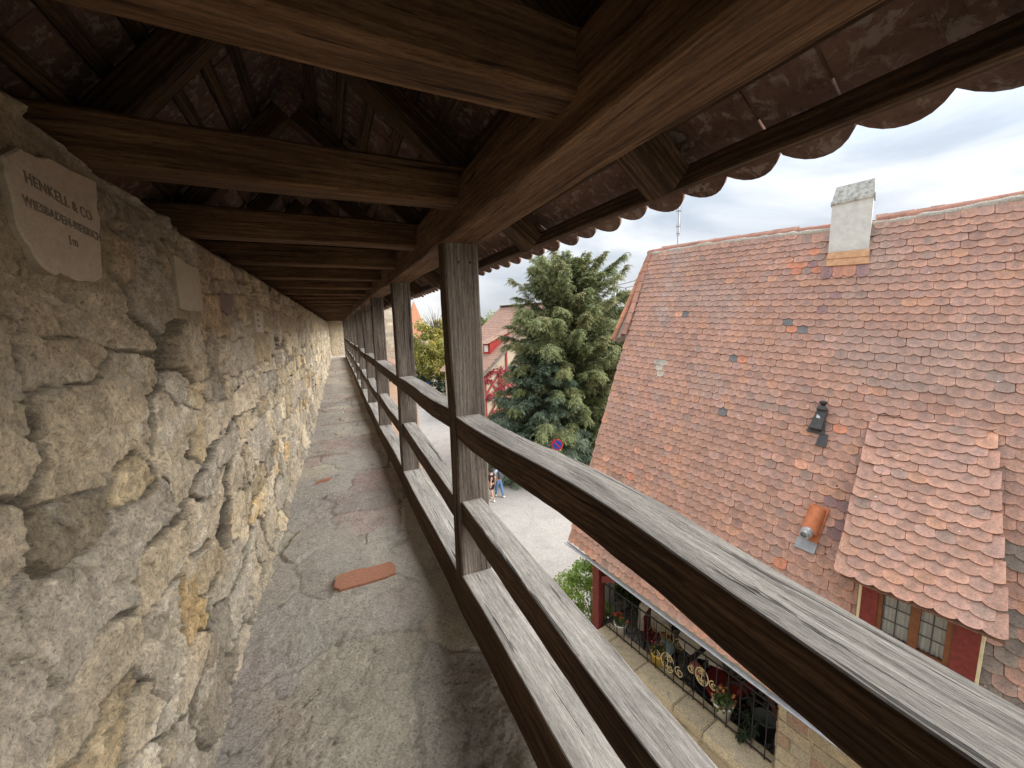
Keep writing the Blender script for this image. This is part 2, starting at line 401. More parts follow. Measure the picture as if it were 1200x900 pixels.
    for P in (PLAQUE1, PLAQUE2, PLAQUE3, PLAQUE4):
        m = boxdist(A, B, P, .05); h = h*(1-m) + m*(.008 + .006*rough); col = col*(1-m[..., None]) + np.array([.36,.29,.20])*(1 + .25*rough[..., None])*m[..., None]
    slit = boxdist(A, B, [(4.45, 1.33), (4.85, 1.6)], .03); h -= .16*slit
    X = xl(A) - .012 + h
    zt = np.interp(ys, [1.2, 1.6, 2.85, 5.2, 8], [2.13, 2.09, 2.05, 2.03, 2.02]) + .015*fbm(ys*2.2, 0, 4, 4, 12)         # uneven top
    Z = B * ((zt[None, :] - 0)/2.09*(B > 0) + (B <= 0))
    nr, nc = A.shape
    P = np.stack([X, A, Z], -1).reshape(-1, 3); C = col.reshape(-1, 3)
    # top and back
    ext = []; extc = []
    for dx, dz in ((-.05, .035), (-.2, .05), (-.5, .04), (-.62, -.25), (-.62, -7.4)):
        ext.append(np.stack([X[-1] + dx, ys, Z[-1] + dz + (.02*fbm(ys*7, dx*9, 1, 3, 4) if dz > 0 else 0)], -1)); extc.append(col[-1])
    P = np.concatenate([P] + ext); C = np.concatenate([C] + extc)
    return mesh_np('parapet', P, grid_faces(nr+5, nc)[:, ::-1], None, C, True)

tw = empty('town_wall', (-.6, 0, 0), 'old rubble stone parapet wall with inscribed plaques along the left of the walkway', 'wall')
keep_world(link('parapet', make_parapet(), None, [M['wall']]), tw)
mb = MB(); mb.box((-1.2, -4, -7.8), (.74, YEND+1.2, -.07), 0, (.42,.37,.29)); o = mb.build('wall_body', M['ashlar'], None, cols=True); keep_world(o, tw)

def plaque(poly, col, x, thick=.011, seed=1):
    P = []; n = len(poly)
    for i in range(n):
        a = V(poly[i]); b = V(poly[(i+1) % n])
        for k in range(5):
            q = a.lerp(b, k/5); P.append((q.x + .010*vnoise(q.x*45, q.y*45, seed), q.y + .010*vnoise(q.x*45, q.y*45, seed+9)))
    mb = MB(); mb.prism([(x(y), y, z) for y, z in P], (thick+.03, 0, 0), 0, col)
    # prism starts inside the wall, its face stands a little proud
    o = mb.build('inscribed_plaque', M['plaque'], None, cols=True)
    for v in o.data.vertices: v.co.x -= .03
    bm = bmesh.new(); bm.from_mesh(o.data); bmesh.ops.bevel(bm, geom=[e for e in bm.edges if e.calc_length() > 0], offset=.004, segments=1, affect='EDGES'); bm.to_mesh(o.data); bm.free()
    keep_world(o, tw); return o
inkm = flat_mat('carved_letter', (.15,.118,.088), .95, .3, 60)
xf = lambda y: float(xl(y)) + .002
p1 = plaque(PLAQUE1, (.37,.305,.235), xf, seed=3); p2 = plaque(PLAQUE2, (.38,.32,.245), xf, seed=4)
p3 = plaque(PLAQUE3, (.20,.155,.14), xf, seed=5); p4 = plaque(PLAQUE4, (.42,.37,.30), xf, seed=6)
def inscription(txt, y, z, size, parent, wscale=1.0, slope=0.0):
    cu = bpy.data.curves.new('t', 'FONT'); cu.body = txt; cu.size = size; cu.extrude = .0012; cu.space_character = 1.08; cu.align_x = 'CENTER'; cu.offset = .0004
    o = bpy.data.objects.new('t', cu); COL.objects.link(o)
    dg = bpy.context.evaluated_depsgraph_get(); me = bpy.data.meshes.new_from_object(o.evaluated_get(dg))
    bpy.data.objects.remove(o)
    for v in me.vertices:
        a, b, c = v.co
        # worn, hand-cut letters
        v.co = (xf(y) + .0112 + c, y + a*wscale, z + b + slope*a + .0012*float(vnoise(a*60, b*60, 3)))
    me.name = 'inscription'; o = link('inscription', me, None, [inkm]); keep_world(o, parent)
inscription('HENKELL & CO', 1.415, 1.948, .036, p1, 1.0, -.09)
inscription('WIESBADEN-BIEBRICH', 1.42, 1.898, .030, p1, .97, -.06)
inscription('1m', 1.43, 1.852, .032, p1)
def worn(parent, x, rows, seed):
    rng = np.random.default_rng(seed); mb = MB()
    for (ya, yb, z, hh) in rows:
        y = ya
        while y < yb:
            w = rng.uniform(.006, .016)
            if rng.random() < .75: mb.box((x+.0095, y, z), (x+.0122, y+w, z+hh*rng.uniform(.6, 1)))
            y += w + rng.uniform(.005, .01)
    keep_world(mb.build('worn_lettering', flat_mat('worn_letter', (.17,.13,.09), .95, .3, 60), None), parent)
worn(p2, float(xl(2.3)), [(2.21,2.46,1.905,.018), (2.24,2.44,1.875,.018), (2.28,2.40,1.845,.016)], 1)
worn(p4, float(xl(3.9)), [(3.78,3.98,1.745,.02), (3.78,3.98,1.70,.02), (3.79,3.97,1.655,.02)], 2)

# end wall where the walk turns
def make_endwall():
    xs = np.arange(-1.2, 1.3, .03); zs = np.arange(-.05, 2.5, .03); A, B = np.meshgrid(xs, zs)
    I, G, F1, S = rubble(A, B, 23, .09, .2, .12, .35, -2, 2, -.1, 2.7)
    rng = np.random.default_rng(3); ci = rng.choice(len(STONES), len(S), p=SPROB)
    e = sstep(.02, .16, G); col = STONES[ci[I]]*e[..., None] + np.array([.47,.42,.33])*(1-e[..., None]); col = col*1.1
    P = np.stack([A, YEND + .25 - .03*e - .015*fbm(A*6, B*6, 1, 4, 2), B], -1).reshape(-1, 3)
    return mesh_np('end_wall', P, grid_faces(*A.shape), None, col.reshape(-1, 3), True)
o = link('end_wall', make_endwall(), None, [M['wall']]); keep_world(o, tw)

# ------------------------------------------------------------------ walkway paving
def make_walkway():
    ys = [-1.2]
    while ys[-1] < YEND + .3:
        y = ys[-1]; ys.append(y + (0.03 if y < .7 else max(.008, .0045*y)))
    ys = np.array(ys); us = np.linspace(0, 1, 150)
    U, A = np.meshgrid(us, ys, indexing='xy')
    X = xl(A) - .06 + U*(xr(A) + .03 - xl(A) + .06)
    I, G, F1, S = rubble(X, A, 41, .35, .85, .28, .75, -1.2, 1.2, -2, YEND+1, warp=.07, drop=0)
    rng = np.random.default_rng(9); n = len(S)
    pal = np.array([(.33,.31,.29), (.36,.335,.31), (.31,.285,.27), (.35,.29,.27), (.41,.38,.325), (.33,.265,.25), (.39,.355,.325)])
    ci = rng.choice(len(pal), n, p=[.28,.22,.14,.10,.10,.08,.08]); off = rng.normal(0, .006, n); br = rng.normal(1, .07, n)
    rgh = rng.uniform(.4, 1.15, n)**2
    rough = fbm(X*7, A*7, 2, 5, 71, .6); fine = fbm(X*32, A*32, 5, 4, 73, .62)
    cement = .9*sstep(.05, .32, fbm(X*1.3, A*.9, 3, 4, 75))
    edge = sstep(.0, .07, G); 
    crk = np.abs(fbm(X*3.2, A*2.6, 1, 5, 81, .55)); crack = sstep(.010, .002, crk)*sstep(-.05, .2, fbm(X*1.7, A*1.7, 5, 3, 82))
    rmap = rgh[I]*(1-cement) + .22*cement
    h = off[I]*edge*(1-.7*cement) + .006*rough*rmap + .005*fine*rmap - .008*(1-edge)*(1-cement) - .006*crack + .012*fbm(X*1.2, A*.9, 7, 3, 78)
    # flaking ledges
    led = fbm(X*4.5, A*4.5, 9, 5, 83, .6); q = led*5; st = np.floor(q) + sstep(.84, 1.0, q-np.floor(q)); h += .004*st*(.25 + .6*rmap)
    col = pal[ci[I]]*br[I][..., None]
    cem = np.array([.32,.308,.292])
    c3 = (cement*.8)[..., None]; col = col*(1-c3) + cem*c3
    col = col*1.32*(1 + .13*rough[..., None] + .10*fine[..., None])
    col = col*(1-.30*(1-edge)[..., None]*(1-c3)) * (1-.4*crack[..., None])
    purple = .55*sstep(.2, .42, fbm(X*1.8, A*1.5, 17, 4, 85))[..., None]
    col = col*(1-.45*purple) + np.array([.31,.225,.21])*.45*purple
    pale = 1.35*sstep(.04, .22, fbm(X*1.6, A*1.3, 37, 4, 89))[..., None]*(.6+.4*fine[..., None]); col = col*(1-.4*pale) + np.array([.42,.40,.34])*.4*pale
    for (y0, x0, x1) in ((5.6, -.4, .0), (7.5, -.35, .35), (11.2, -.3, .3), (15, -.3, .2)):
        m = boxdist(X, A, [(x0, y0), (x1, y0+.09)], .05)[..., None]*.7; col = col*(1-.6*m) + np.array([.27,.175,.15])*.6*m
    side = sstep(.05, .0, U)[..., None]; col = col*(1-.5*side) + np.array([.42,.39,.34])*.5*side
    Z = h - .012
    bm_ = boxdist(X, A, [(-.13, 2.56), (.24, 2.73)], .06); Z = Z*(1-bm_) + bm_*(-.009 + .002*fine)
    P = np.stack([X, A, Z], -1).reshape(-1, 3)
    return mesh_np('walkway', P, grid_faces(*X.shape), None, col.reshape(-1, 3), True)
tag(link('walkway', make_walkway(), None, [M['floor']]), 'worn grey flagstone floor of the wall walk', None, None, 'structure')
# terracotta brick let into the paving
def slab(name, pts, z0, z1, mat):
    P = []; n = len(pts)
    for i in range(n):
        a = V(pts[i]); b = V(pts[(i+1) % n])
        for k in range(8): q = a.lerp(b, k/8); P.append((q.x + .006*float(vnoise(q.x*30, q.y*30, 2)), q.y + .006*float(vnoise(q.x*30, q.y*30, 5)), z0))
    mb = MB(); mb.prism(P, (0, 0, z1-z0)); o = mb.build(name, mat)
    bm = bmesh.new(); bm.from_mesh(o.data); bmesh.ops.bevel(bm, geom=[e for e in bm.edges if abs(e.verts[0].co.z-z1) < 1e-5 and abs(e.verts[1].co.z-z1) < 1e-5], offset=.004, segments=2, affect='EDGES'); bm.to_mesh(o.data); bm.free()
    return o
brickm = flat_mat('worn_brick', (.42,.205,.135), .95, .14, 60, .3)
o = slab('paving_brick', [(-.115,2.55), (-.02,2.555), (.10,2.56), (.225,2.575), (.24,2.68), (.222,2.735), (.09,2.735), (-.03,2.745), (-.11,2.735), (-.145,2.68), (-.14,2.60)], -.03, .004, brickm)
tag(o, 'worn terracotta brick set into the grey paving in the foreground', 'brick')
o = slab('paving_brick', [(-.34,4.58), (-.20,4.64), (-.17,4.72), (-.30,4.67)], -.03, .004, brickm)
tag(o, 'small chipped terracotta brick in the paving close to the rubble wall', 'brick')

# ------------------------------------------------------------------ timber
def beam(name, p0, p1, w, h, mats, parent=None, seed=0, roll=0.0, wav=.004, seg=.09, cham=.004, topmat=None, sag=0.0, side_mat=None):
    "squared, hand-hewn timber: local X along its length, w across, h up"
    p0 = V(p0); p1 = V(p1); d = p1 - p0; L = d.length; d.normalize()
    up = V((0, 0, 1)) if abs(d.z) < .9 else V((0, -1, 0))
    ya = up.cross(d).normalized(); za = d.cross(ya).normalized()
    if roll: q = Matrix.Rotation(roll, 3, d); ya = q @ ya; za = q @ za
    n = max(2, int(L/seg)); xs = np.linspace(0, L, n+1)
    c = cham; a, b = w/2, h/2
    m = 5
    ring = []
    def side(x0, y0, x1, y1): 
        for k in range(m): t = k/(m-1); ring.append((x0+(x1-x0)*t, y0+(y1-y0)*t))
    side(-a+c, -b, a-c, -b); side(a, -b+c, a, b-c); side(a-c, b, -a+c, b); side(-a, b-c, -a, -b+c)
    ring = np.array(ring); K = len(ring)
    X = np.repeat(xs[:, None], K, 1); Y = np.repeat(ring[None, :, 0], n+1, 0).copy(); Z = np.repeat(ring[None, :, 1], n+1, 0).copy()
    sx = seed*7.7
    wy = wav*fbm(X*1.3+sx, Y*2, Z*2, 3, seed); wz = wav*1.2*fbm(X*1.3+sx, Y*2+5, Z*2, 3, seed+1)
    bow = wav*1.6*fbm(xs*.7+sx, 3, 1, 2, seed+4)[:, None]; bow2 = wav*1.6*fbm(xs*.7+sx, 7, 1, 2, seed+5)[:, None]
    loc = .35*wav*fbm(X*7+sx, Y*30, Z*30, 3, seed+2)
    rr = np.hypot(Y, Z) + 1e-6
    Y2 = Y + wy + bow + loc*Y/rr; Z2 = Z + wz + bow2 + loc*Z/rr - sag*(1-((X/L)*2-1)**2)
    P = np.stack([X, Y2, Z2], -1).reshape(-1, 3)
    F = []; MI = []
    fz = []
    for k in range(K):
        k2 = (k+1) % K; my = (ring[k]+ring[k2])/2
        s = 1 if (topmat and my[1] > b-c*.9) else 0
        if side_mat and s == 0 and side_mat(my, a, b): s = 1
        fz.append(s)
    for i in range(n):
        for k in range(K):
            k2 = (k+1) % K
            F.append((i*K+k, (i+1)*K+k, (i+1)*K+k2, i*K+k2)); MI.append(fz[k])
    F.append(tuple(range(K))); MI.append(0); F.append(tuple(n*K+k for k in reversed(range(K)))); MI.append(0)
    me = mesh_np(name, P, F, MI)
    sm = np.ones(len(F), bool); sm[-2:] = False
    o = link(name, me, None, mats if isinstance(mats, (list, tuple)) else [mats])
    mt = Matrix.Identity(4)
    for i in range(3): mt[i][0] = d[i]; mt[i][1] = ya[i]; mt[i][2] = za[i]; mt[i][3] = p0[i]
    o.matrix_basis = mt
    me.polygons.foreach_set('use_smooth', sm)
    bm = bmesh.new(); bm.from_mesh(me)
    for e in bm.edges:
        if len(e.link_faces) == 2 and e.calc_face_angle(0) > .5: e.smooth = False
    bm.to_mesh(me); bm.free()
    if parent is not None: keep_world(o, parent)
    return o

POSTS = [-4.35, -2.4, -.45] + [1.99, 3.90, 5.95, 7.9] + [9.85 + 1.95*i for i in range(9)]
rail = empty('timber_railing', (.6, 0, 0), 'weathered timber posts and rails along the open right side of the walkway', 'railing')
roof = empty('gallery_roof', (0, 0, 2), 'dark timber and clay tile roof covering the wall walk', 'roof')
for i, y in enumerate(POSTS):
    x = float(xr(y)); rng = random.Random(i)
    lean = rng.uniform(-.012, .012)
    w = .175 if i == 3 else .165
    # outer and camera sides greyed by weather, corridor side brown
    beam('post', (x+.0875, y+.06, .20), (x+.0855+lean, y+.055+rng.uniform(-.01, .01), 2.04), w, .13, [M['wood'], M['postgrey']], rail, 100+i, 0, .009, .06, .009,
         side_mat=lambda my, a, b: my[0] < a*.97)
    if 2 < i < 9:       # oak pegs that pin the rails
        pst = [o_ for o_ in rail.children if o_.name.startswith('post')][-1]
        for zz, dx in ((1.12, .075), (.60, .10), (1.93, .06), (1.93, .12)):
            pm = MB(); pm.lathe([(.011, -.01), (.011, .006), (.006, .010)], (x+dx, y-.004, zz), 8, 0, (1,1,1), (0, -1, 0)); keep_world(pm.build('peg', M['wood'], None), pst)
    if i+1 < len(POSTS):
        y2 = POSTS[i+1]; x2 = float(xr(y2))
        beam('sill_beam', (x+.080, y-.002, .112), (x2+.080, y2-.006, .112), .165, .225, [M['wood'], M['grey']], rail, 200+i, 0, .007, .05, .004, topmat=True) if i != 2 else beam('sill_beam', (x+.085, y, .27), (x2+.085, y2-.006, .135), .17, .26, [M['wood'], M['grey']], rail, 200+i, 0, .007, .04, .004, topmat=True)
        s = rng.uniform(0, .02)
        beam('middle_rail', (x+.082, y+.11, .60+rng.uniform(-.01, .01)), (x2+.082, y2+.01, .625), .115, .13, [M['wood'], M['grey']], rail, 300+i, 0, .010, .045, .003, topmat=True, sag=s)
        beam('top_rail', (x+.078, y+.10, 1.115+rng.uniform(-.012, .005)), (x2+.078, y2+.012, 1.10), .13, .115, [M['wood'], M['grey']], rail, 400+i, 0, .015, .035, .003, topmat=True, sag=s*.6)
        beam('plate_beam', (x+.085, y+.03, 2.125), (x2+.085, y2+.026, 2.125), .185, .20, [M['woodtie']], roof, 500+i, 0, .008, .06, .007)

# roof frame: apex and eaves lines (underside of the rafters)
AX, AZ = -.12, 2.80
RX, RZ = .885, 1.968            # foot of right rafter line
LX, LZ = -1.25, 1.49
TY = [-2.0, -1.07, -.12, .84, 1.70, 2.66] + [3.58 + .93*i for i in range(26)]
def sh(y): return float(xr(y)) - .53
rdir = V((RX-AX, 0, RZ-AZ)).normalized(); ldir = V((LX-AX, 0, LZ-AZ)).normalized()
rn = V((-rdir.z, 0, rdir.x)); rn = rn if rn.z > 0 else -rn
ln = V((-ldir.z, 0, ldir.x)); ln = ln if ln.z > 0 else -ln
for i, y in enumerate(TY):
    rng = random.Random(900+i); s = sh(y)
    beam('tie_beam', (-.86+s*.5, y-.055, 2.185+rng.uniform(-.01, .012)), (float(xr(y))+.075, y+.035, 2.185), .125, .15, [M['woodtie']], roof, 600+i, 0, .008, .09, .012)
    for nm, dd, nn, foot in (('r', rdir, rn, V((RX, 0, RZ))), ('l', ldir, ln, V((LX, 0, LZ)))):
        yy = y + .11 + rng.uniform(-.015, .015)
        a = V((AX+s, yy, AZ)) + nn*.055; b = V((foot.x+s, yy, foot.z)) + nn*.055
        beam('rafter', a, b, .10, .11, [M['wood']], roof, 700+2*i+(nm == 'r'), 0, .006, .12, .010)
# battens along the roof, in lengths that follow the walk
YB = [-2.2, 6.0, 13.0, 20.0, 27.3]
for side, dd, nn, foot, cnt in (('r', rdir, rn, V((RX, 0, RZ)), 8), ('l', ldir, ln, V((LX, 0, LZ)), 11)):
    Lr = (foot - V((AX, 0, AZ))).length
    for k in range(cnt):
        t = .08 + k*.158
        if t > Lr - .02: break
        for j in range(4):
            P = [V((AX+sh(YB[j+q]), YB[j+q], AZ)) + dd*t + nn*(.11+.016) for q in (0, 1)]
            beam('batten', P[0], P[1], .052, .03, [M['wood']], roof, 800+k*5+j, (math.atan2(nn.x, nn.z)), .004, .35, .003)
for j in range(len(POSTS)-1):          # eaves lath under the lowest tiles
    a, b = POSTS[j], POSTS[j+1]
    p = V((RX, 0, RZ)) + rn*.085 + rdir*.02
    beam('eaves_lath', (p.x+sh(a)+.012, a, p.z), (p.x+sh(b)+.012, b, p.z+.012), .035, .055, [M['wood']], roof, 880+j, 0, .004, .12, .004)

# ------------------------------------------------------------------ plain clay tiles (rounded tails), many in one mesh
def tile_field(name, O, U, UP, N, spots, cols, w, L, th, arc, mat, parent, tilt=None, rng=None, world_shift=None, under=.22, power=2.4):
    "spots: (u, v) of tile tail centres; UP may be sheared"
    k = 9
    s = np.linspace(-.5, .5, k)*w*.992
    ar = arc*np.abs(s/(w*.496))**power
    out = [(s[i], ar[i]) for i in range(k)] + [(w*.496, L), (-w*.496, L)]
    out = np.array(out); n = len(out)
    tilt = tilt if tilt is not None else th*1.7
    hgt = tilt*(1-out[:, 1]/L)
    top = np.column_stack([out, hgt + th]); bot = np.column_stack([out, hgt])
    T = np.concatenate([top, bot])                      # 2n verts
    T = np.concatenate([T, [(0.0, L*.22, tilt*.78 + th*1.08)]])     # crown of the face
    F = [(i, (i+1) % n, 2*n) for i in range(n)] + [tuple(reversed(range(n, 2*n)))] + [(i, n+i, n+(i+1) % n, (i+1) % n) for i in range(n)]
    spots = np.asarray(spots, float); m = len(spots)
    rng = rng or np.random.default_rng(1)
    rot = rng.normal(0, .018, m); du = rng.normal(0, .003, m); dv = rng.normal(0, .0045, m); dn = np.abs(rng.normal(0, .0022, m)); tl = rng.normal(0, .012, m); rl = rng.normal(0, .012, m)
    S = T[None, :, 0]*np.cos(rot)[:, None] - T[None, :, 1]*np.sin(rot)[:, None]
    Tt = T[None, :, 0]*np.sin(rot)[:, None] + T[None, :, 1]*np.cos(rot)[:, None]
    H = T[None, :, 2] + dn[:, None] + tl[:, None]*(L*.7-T[None, :, 1])*.35 + rl[:, None]*T[None, :, 0]
    uu = spots[:, 0, None] + du[:, None] + S; vv = spots[:, 1, None] + dv[:, None] + Tt
    P = np.asarray(O)[None, None] + uu[..., None]*np.asarray(U) + vv[..., None]*np.asarray(UP) + H[..., None]*np.asarray(N)
    P = P.reshape(-1, 3)
    if world_shift is not None: P = world_shift(P)
    C = np.repeat(np.asarray(cols), 2*n+1, 0).reshape(m, 2*n+1, 3).copy(); C[:, :n] *= 1.10; C[:, n:2*n] *= under; C[:, 2*n] = C[:, 2*n]*.70 + np.array([.030,.036,.034]); C = C.reshape(-1, 3)  # lower verts darkened: dirty tail edges plus row shadow put into the colour
    nv = 2*n+1
    faces = []
    for q in range(m):
        b = q*nv; faces += [tuple(b+i for i in f) for f in F]
    me = mesh_np(name, P, faces, None, C)
    bm = bmesh.new(); bm.from_mesh(me); bmesh.ops.recalc_face_normals(bm, faces=bm.faces); bm.to_mesh(me); bm.free()
    o = link(name, me, None, [mat])
    if parent is not None: keep_world(o, parent)
    return o

TPAL = np.array([(.44,.245,.178), (.42,.238,.178), (.455,.25,.182), (.40,.232,.178), (.42,.25,.20), (.385,.22,.168), (.48,.255,.165), (.33,.215,.172)])
TPR = [.22,.2,.16,.14,.12,.07,.06,.03]
def tile_cols(m, rng, dark=1.0, extra=None):
    c = TPAL[rng.choice(len(TPAL), m, p=TPR)]*rng.normal(1, .07, (m, 1))*dark
    return np.clip(c, .02, .9)

def gallery_tiles():
    rng = np.random.default_rng(77)
    for nm, dd, nn, foot in (('r', rdir, rn, V((RX, 0, RZ))), ('l', ldir, ln, V((LX, 0, LZ)))):
        Lr = (foot - V((AX, 0, AZ))).length + .15
        O = V((AX, 0, AZ)) + nn*.145
        ex = .158; w = .158; sp = []
        r = 0; v = Lr
        while v > .05:
            sp += [(u + (w/2 if r % 2 else 0), -v) for u in np.arange(-2.2, 27.4, w)]
            v -= ex; r += 1
        # frame: u along +Y, v up the slope
        U = V((0, 1, 0)); UPv = -dd
        def ws(P): P[:, 0] += xr(P[:, 1]) - .53; return P
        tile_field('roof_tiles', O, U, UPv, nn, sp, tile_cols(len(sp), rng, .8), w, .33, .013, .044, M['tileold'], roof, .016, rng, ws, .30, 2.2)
    mb = MB()
    for j, y in enumerate(np.arange(-2.2, 27.3, .33)):
        c = V((AX+sh(y), y, AZ+.13))
        prof = [V((.115*math.cos(a), 0, .09*math.sin(a))) for a in np.linspace(0, math.pi, 9)]
        vs = [c+p for p in prof] + [c+p*1.08+V((0, .35, 0)) for p in prof]
        mb.add(vs, [(i, i+1, 10+i, 9+i) for i in range(8)], 0, (.36,.17,.12))
    keep_world(mb.build('ridge_tiles', M['tileold'], None, cols=True), roof)
gallery_tiles()

def lip():
    ys = np.arange(-.4, 16, .03); us = np.linspace(0, 1, 7); U, A = np.meshgrid(us, ys)
    X = xr(A) + .155 + .05*U + .012*fbm(A*6, U*3, 1, 3, 5); top = np.interp(A, [-.4, 1.9, 2.0, 20], [.36, .235, .205, .205])
    Z = top - .015 - .10*U**2 + .022*fbm(A*14, U*4, 3, 4, 7)
    c = np.array([.46,.43,.36])*(1 + .3*fbm(A*18, U*6, 5, 4, 9)[..., None]); y = sstep(.0, .3, fbm(A*7, U*3, 9, 4, 11))[..., None]; c = c*(1-.6*y) + np.array([.42,.36,.12])*.6*y
    o = link('mortar_lip', mesh_np('mortar_lip', np.stack([X, A, Z], -1).reshape(-1, 3), grid_faces(*X.shape), None, c.reshape(-1, 3), True), None, [M['wall']]); keep_world(o, tw)
lip()
# ------------------------------------------------------------------ the tiled house across the lane
HA = R(9); HS = R(59)
uf = V((-math.sin(HA), math.cos(HA), 0)); hf = V((math.cos(HA), math.sin(HA), 0))
HU = (uf + V((0, 0, .05))).normalized()
UP = hf*math.cos(HS) + V((0, 0, math.sin(HS))); UP = (UP - HU*HU.dot(UP)).normalized()
HN = UP.cross(HU).normalized()
if HN.dot(hf) > 0: HN = -HN
HO = hf*8 + uf*3.5 - HU*3.5
SHEAR = .19
UPS = UP + HU*SHEAR
def HF(u, v, n=0): return HO + HU*u + UPS*v + HN*n     # u here is measured at v=0
def TF(u, hh, z): return uf*u + hf*hh + V((0, 0, z))
VR, VE = 4.0, -4.28
def ridge_v(u): return 4.0 - .05*math.sin((u-1)*.9) - .06*float(sstep(2.5, 5, np.array(u))) + .06*float(sstep(3.2, 1.2, np.array(u)))
ULEFT = 7.46      # left verge in sheared u
house = empty('tiled_house', TF(4, 6, -7.3), 'large house with a steep red plain tile roof, white chimney and dormer window', 'house')

def house_roof():
    rng = np.random.default_rng(12)
    w = .182; ex = .1475; sp = []; r = 0; v = VE
    while v < 4.02:
        us = np.arange(-3.2, ULEFT, w) + (w/2 if r % 2 else 0) + rng.normal(0, .006)
        for u in us:
            if v > ridge_v(u + SHEAR*v) - .26: continue
            if u > ULEFT - w*.45: continue
            ut = u + SHEAR*v; q = (v+2.5)/2.8
            if .66 + .33*q < ut < 1.60 + .44*q and -2.95 < v < .02: continue          # under the dormer
            # chimney footprint
            if 2.42 < u < 3.0 and v > 2.93: continue
            sp.append((u, v))
        v += ex; r += 1
    sp = np.array(sp); m = len(sp)
    c = tile_cols(m, rng, 1.0)
    uu, vv = sp[:, 0], sp[:, 1]
    patch = fbm(uu*.35, vv*.5, 1, 4, 3)
    c = c*(1 + .16*patch[:, None])
    low = sstep(0, -3, vv)*sstep(2, 7, uu)
    orange = (rng.random(m) < .10*low + .006)
    c[orange] = np.array([.54,.27,.18])*rng.normal(1, .1, (orange.sum(), 1))
    greyed = sstep(.1, .4, fbm(uu*.8, vv*.9, 5, 4, 13))[:, None]; c = c*(1-.35*greyed) + np.array([.34,.27,.235])*.35*greyed
    # strip of darker lichen-covered tiles beside the dormer
    dk = (uu + SHEAR*vv < .62) & (vv < -1.2) & (rng.random(m) < .62); c[dk] = np.array([.235,.185,.15])*rng.normal(1, .18, (dk.sum(), 1))
    # pale streak below the ridge at the left
    st = np.exp(-((uu + SHEAR*vv*0 - 6.55 + .03*vv)/.28)**2)*sstep(.6, 2, vv)*(rng.random(m)*.9); c = c*(1-.6*st[:, None]) + np.array([.40,.36,.33])*.6*st[:, None]
    pale = [(6.1, .55), (6.2, .4), (6.05, .25), (6.35, .6)]
    slate = [(5.86,-2.73),(5.77,-2.60),(5.58,-2.55),(5.6,-2.72),(4.55,.83),(4.38,.85),(3.83,1.63),(3.55,1.50),(4.38,-.31),(6.18,1.9)]
    mauve = [(3.17,2.27),(3.33,1.95),(2.30,-1.35),(2.14,-1.43),(2.10,-1.68),(2.07,-1.85),(3.75,3.05)]
    bright = [(3.72,1.49),(4.46,.84),(3.85,3.22),(3.95,3.0),(3.75,2.85),(3.98,2.85),(4.15,2.95),(2.52,-.22),(2.5,-2.62),(5.75,-2.35)]
    def paint(lst, col):
        for (a, b) in lst:
            d = (uu + SHEAR*vv - a)**2 + (vv + .07 - b)**2; i = int(np.argmin(d)); c[i] = np.array(col)*rng.normal(1, .06)
    paint(slate, (.15,.148,.15)); paint(mauve, (.27,.155,.15)); paint(bright, (.55,.22,.13)); paint(pale, (.42,.38,.31))
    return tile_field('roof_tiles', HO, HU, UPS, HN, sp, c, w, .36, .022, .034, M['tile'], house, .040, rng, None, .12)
tiles = house_roof()
# boarding under the tiles (closes the roof), and the far slope
mb = MB()
b0 = TF(0, 20.2, 0)
def far(u, v):            # mirror slope behind the ridge
    p = HF(u, v); d = (HF(u, VR) - p).dot(hf); return p + hf*2*d
q = [HF(-3.3, VE+.1, -.03), HF(ULEFT-.05, VE+.1, -.03), HF(ULEFT-.05, VR-.12, -.03), HF(-3.3, VR-.12, -.03)]
mb.prism(q, HN*-.05, 0, (.2,.12,.09))
q = [far(-3.3, VE), far(ULEFT-.05, VE), HF(ULEFT-.05, VR-.05), HF(-3.3, VR-.05)]
mb.prism(q, hf*-.06 + V((0, 0, -.06)), 0, (.34,.18,.13))
keep_world(mb.build('roof_boarding', M['tile'], None, cols=True), house)
# ridge: top course and half-round ridge tiles bedded in mortar
def half_round(mb, p0, p1, r, up, col, flare=1.1):
    p0 = V(p0); p1 = V(p1); d = (p1-p0).normalized(); up = V(up); up = (up - d*up.dot(d)).normalized(); s = d.cross(up)
    A = np.linspace(-.1, math.pi+.1, 10)
    ring = lambda p, rr: [p + s*rr*math.cos(a) + up*rr*math.sin(a) for a in A]
    vs = ring(p0, r) + ring(p1, r*flare) + ring(p0, r-.014) + ring(p1, r*flare-.014)
    f = []
    for i in range(9): f += [(i, i+1, 11+i, 10+i), (21+i, 20+i, 30+i, 31+i), (10+i, 11+i, 31+i, 30+i), (i+1, i, 20+i, 21+i)]
    mb.add(vs, f, 0, col)
mb = MB(); mm = MB(); rng = np.random.default_rng(4)
u = -3.1; mb_split = False
while u < ULEFT + .02:
    u2 = u + .36; a = HF(u, ridge_v(u+SHEAR*4)-.015, -.05); b = HF(min(u2, ULEFT+.06)+.03, ridge_v(u2+SHEAR*4)-.015, -.045)
    c = np.array([.40,.20,.15])*rng.normal(1, .12)
    if u+.18 > 2.30 and not mb_split: keep_world(mb.build('ridge_tiles', M['tile'], None, cols=True), house); mb = MB(); mb_split = True
    if not (2.30 < u+.18 < 2.99): half_round(mb, b, a, .092, (0, 0, 1), c)
    u = u2
keep_world(mb.build('ridge_tiles', M['tile'], None, cols=True), house)
u = -3.1; P0 = []
for k in range(110):
    t = -3.1 + k*.0962
    P0.append(HF(t, ridge_v(t+SHEAR*4)-.095 + .02*vnoise(k*.7, 3), .0 + .015*vnoise(k*.9, 1)))
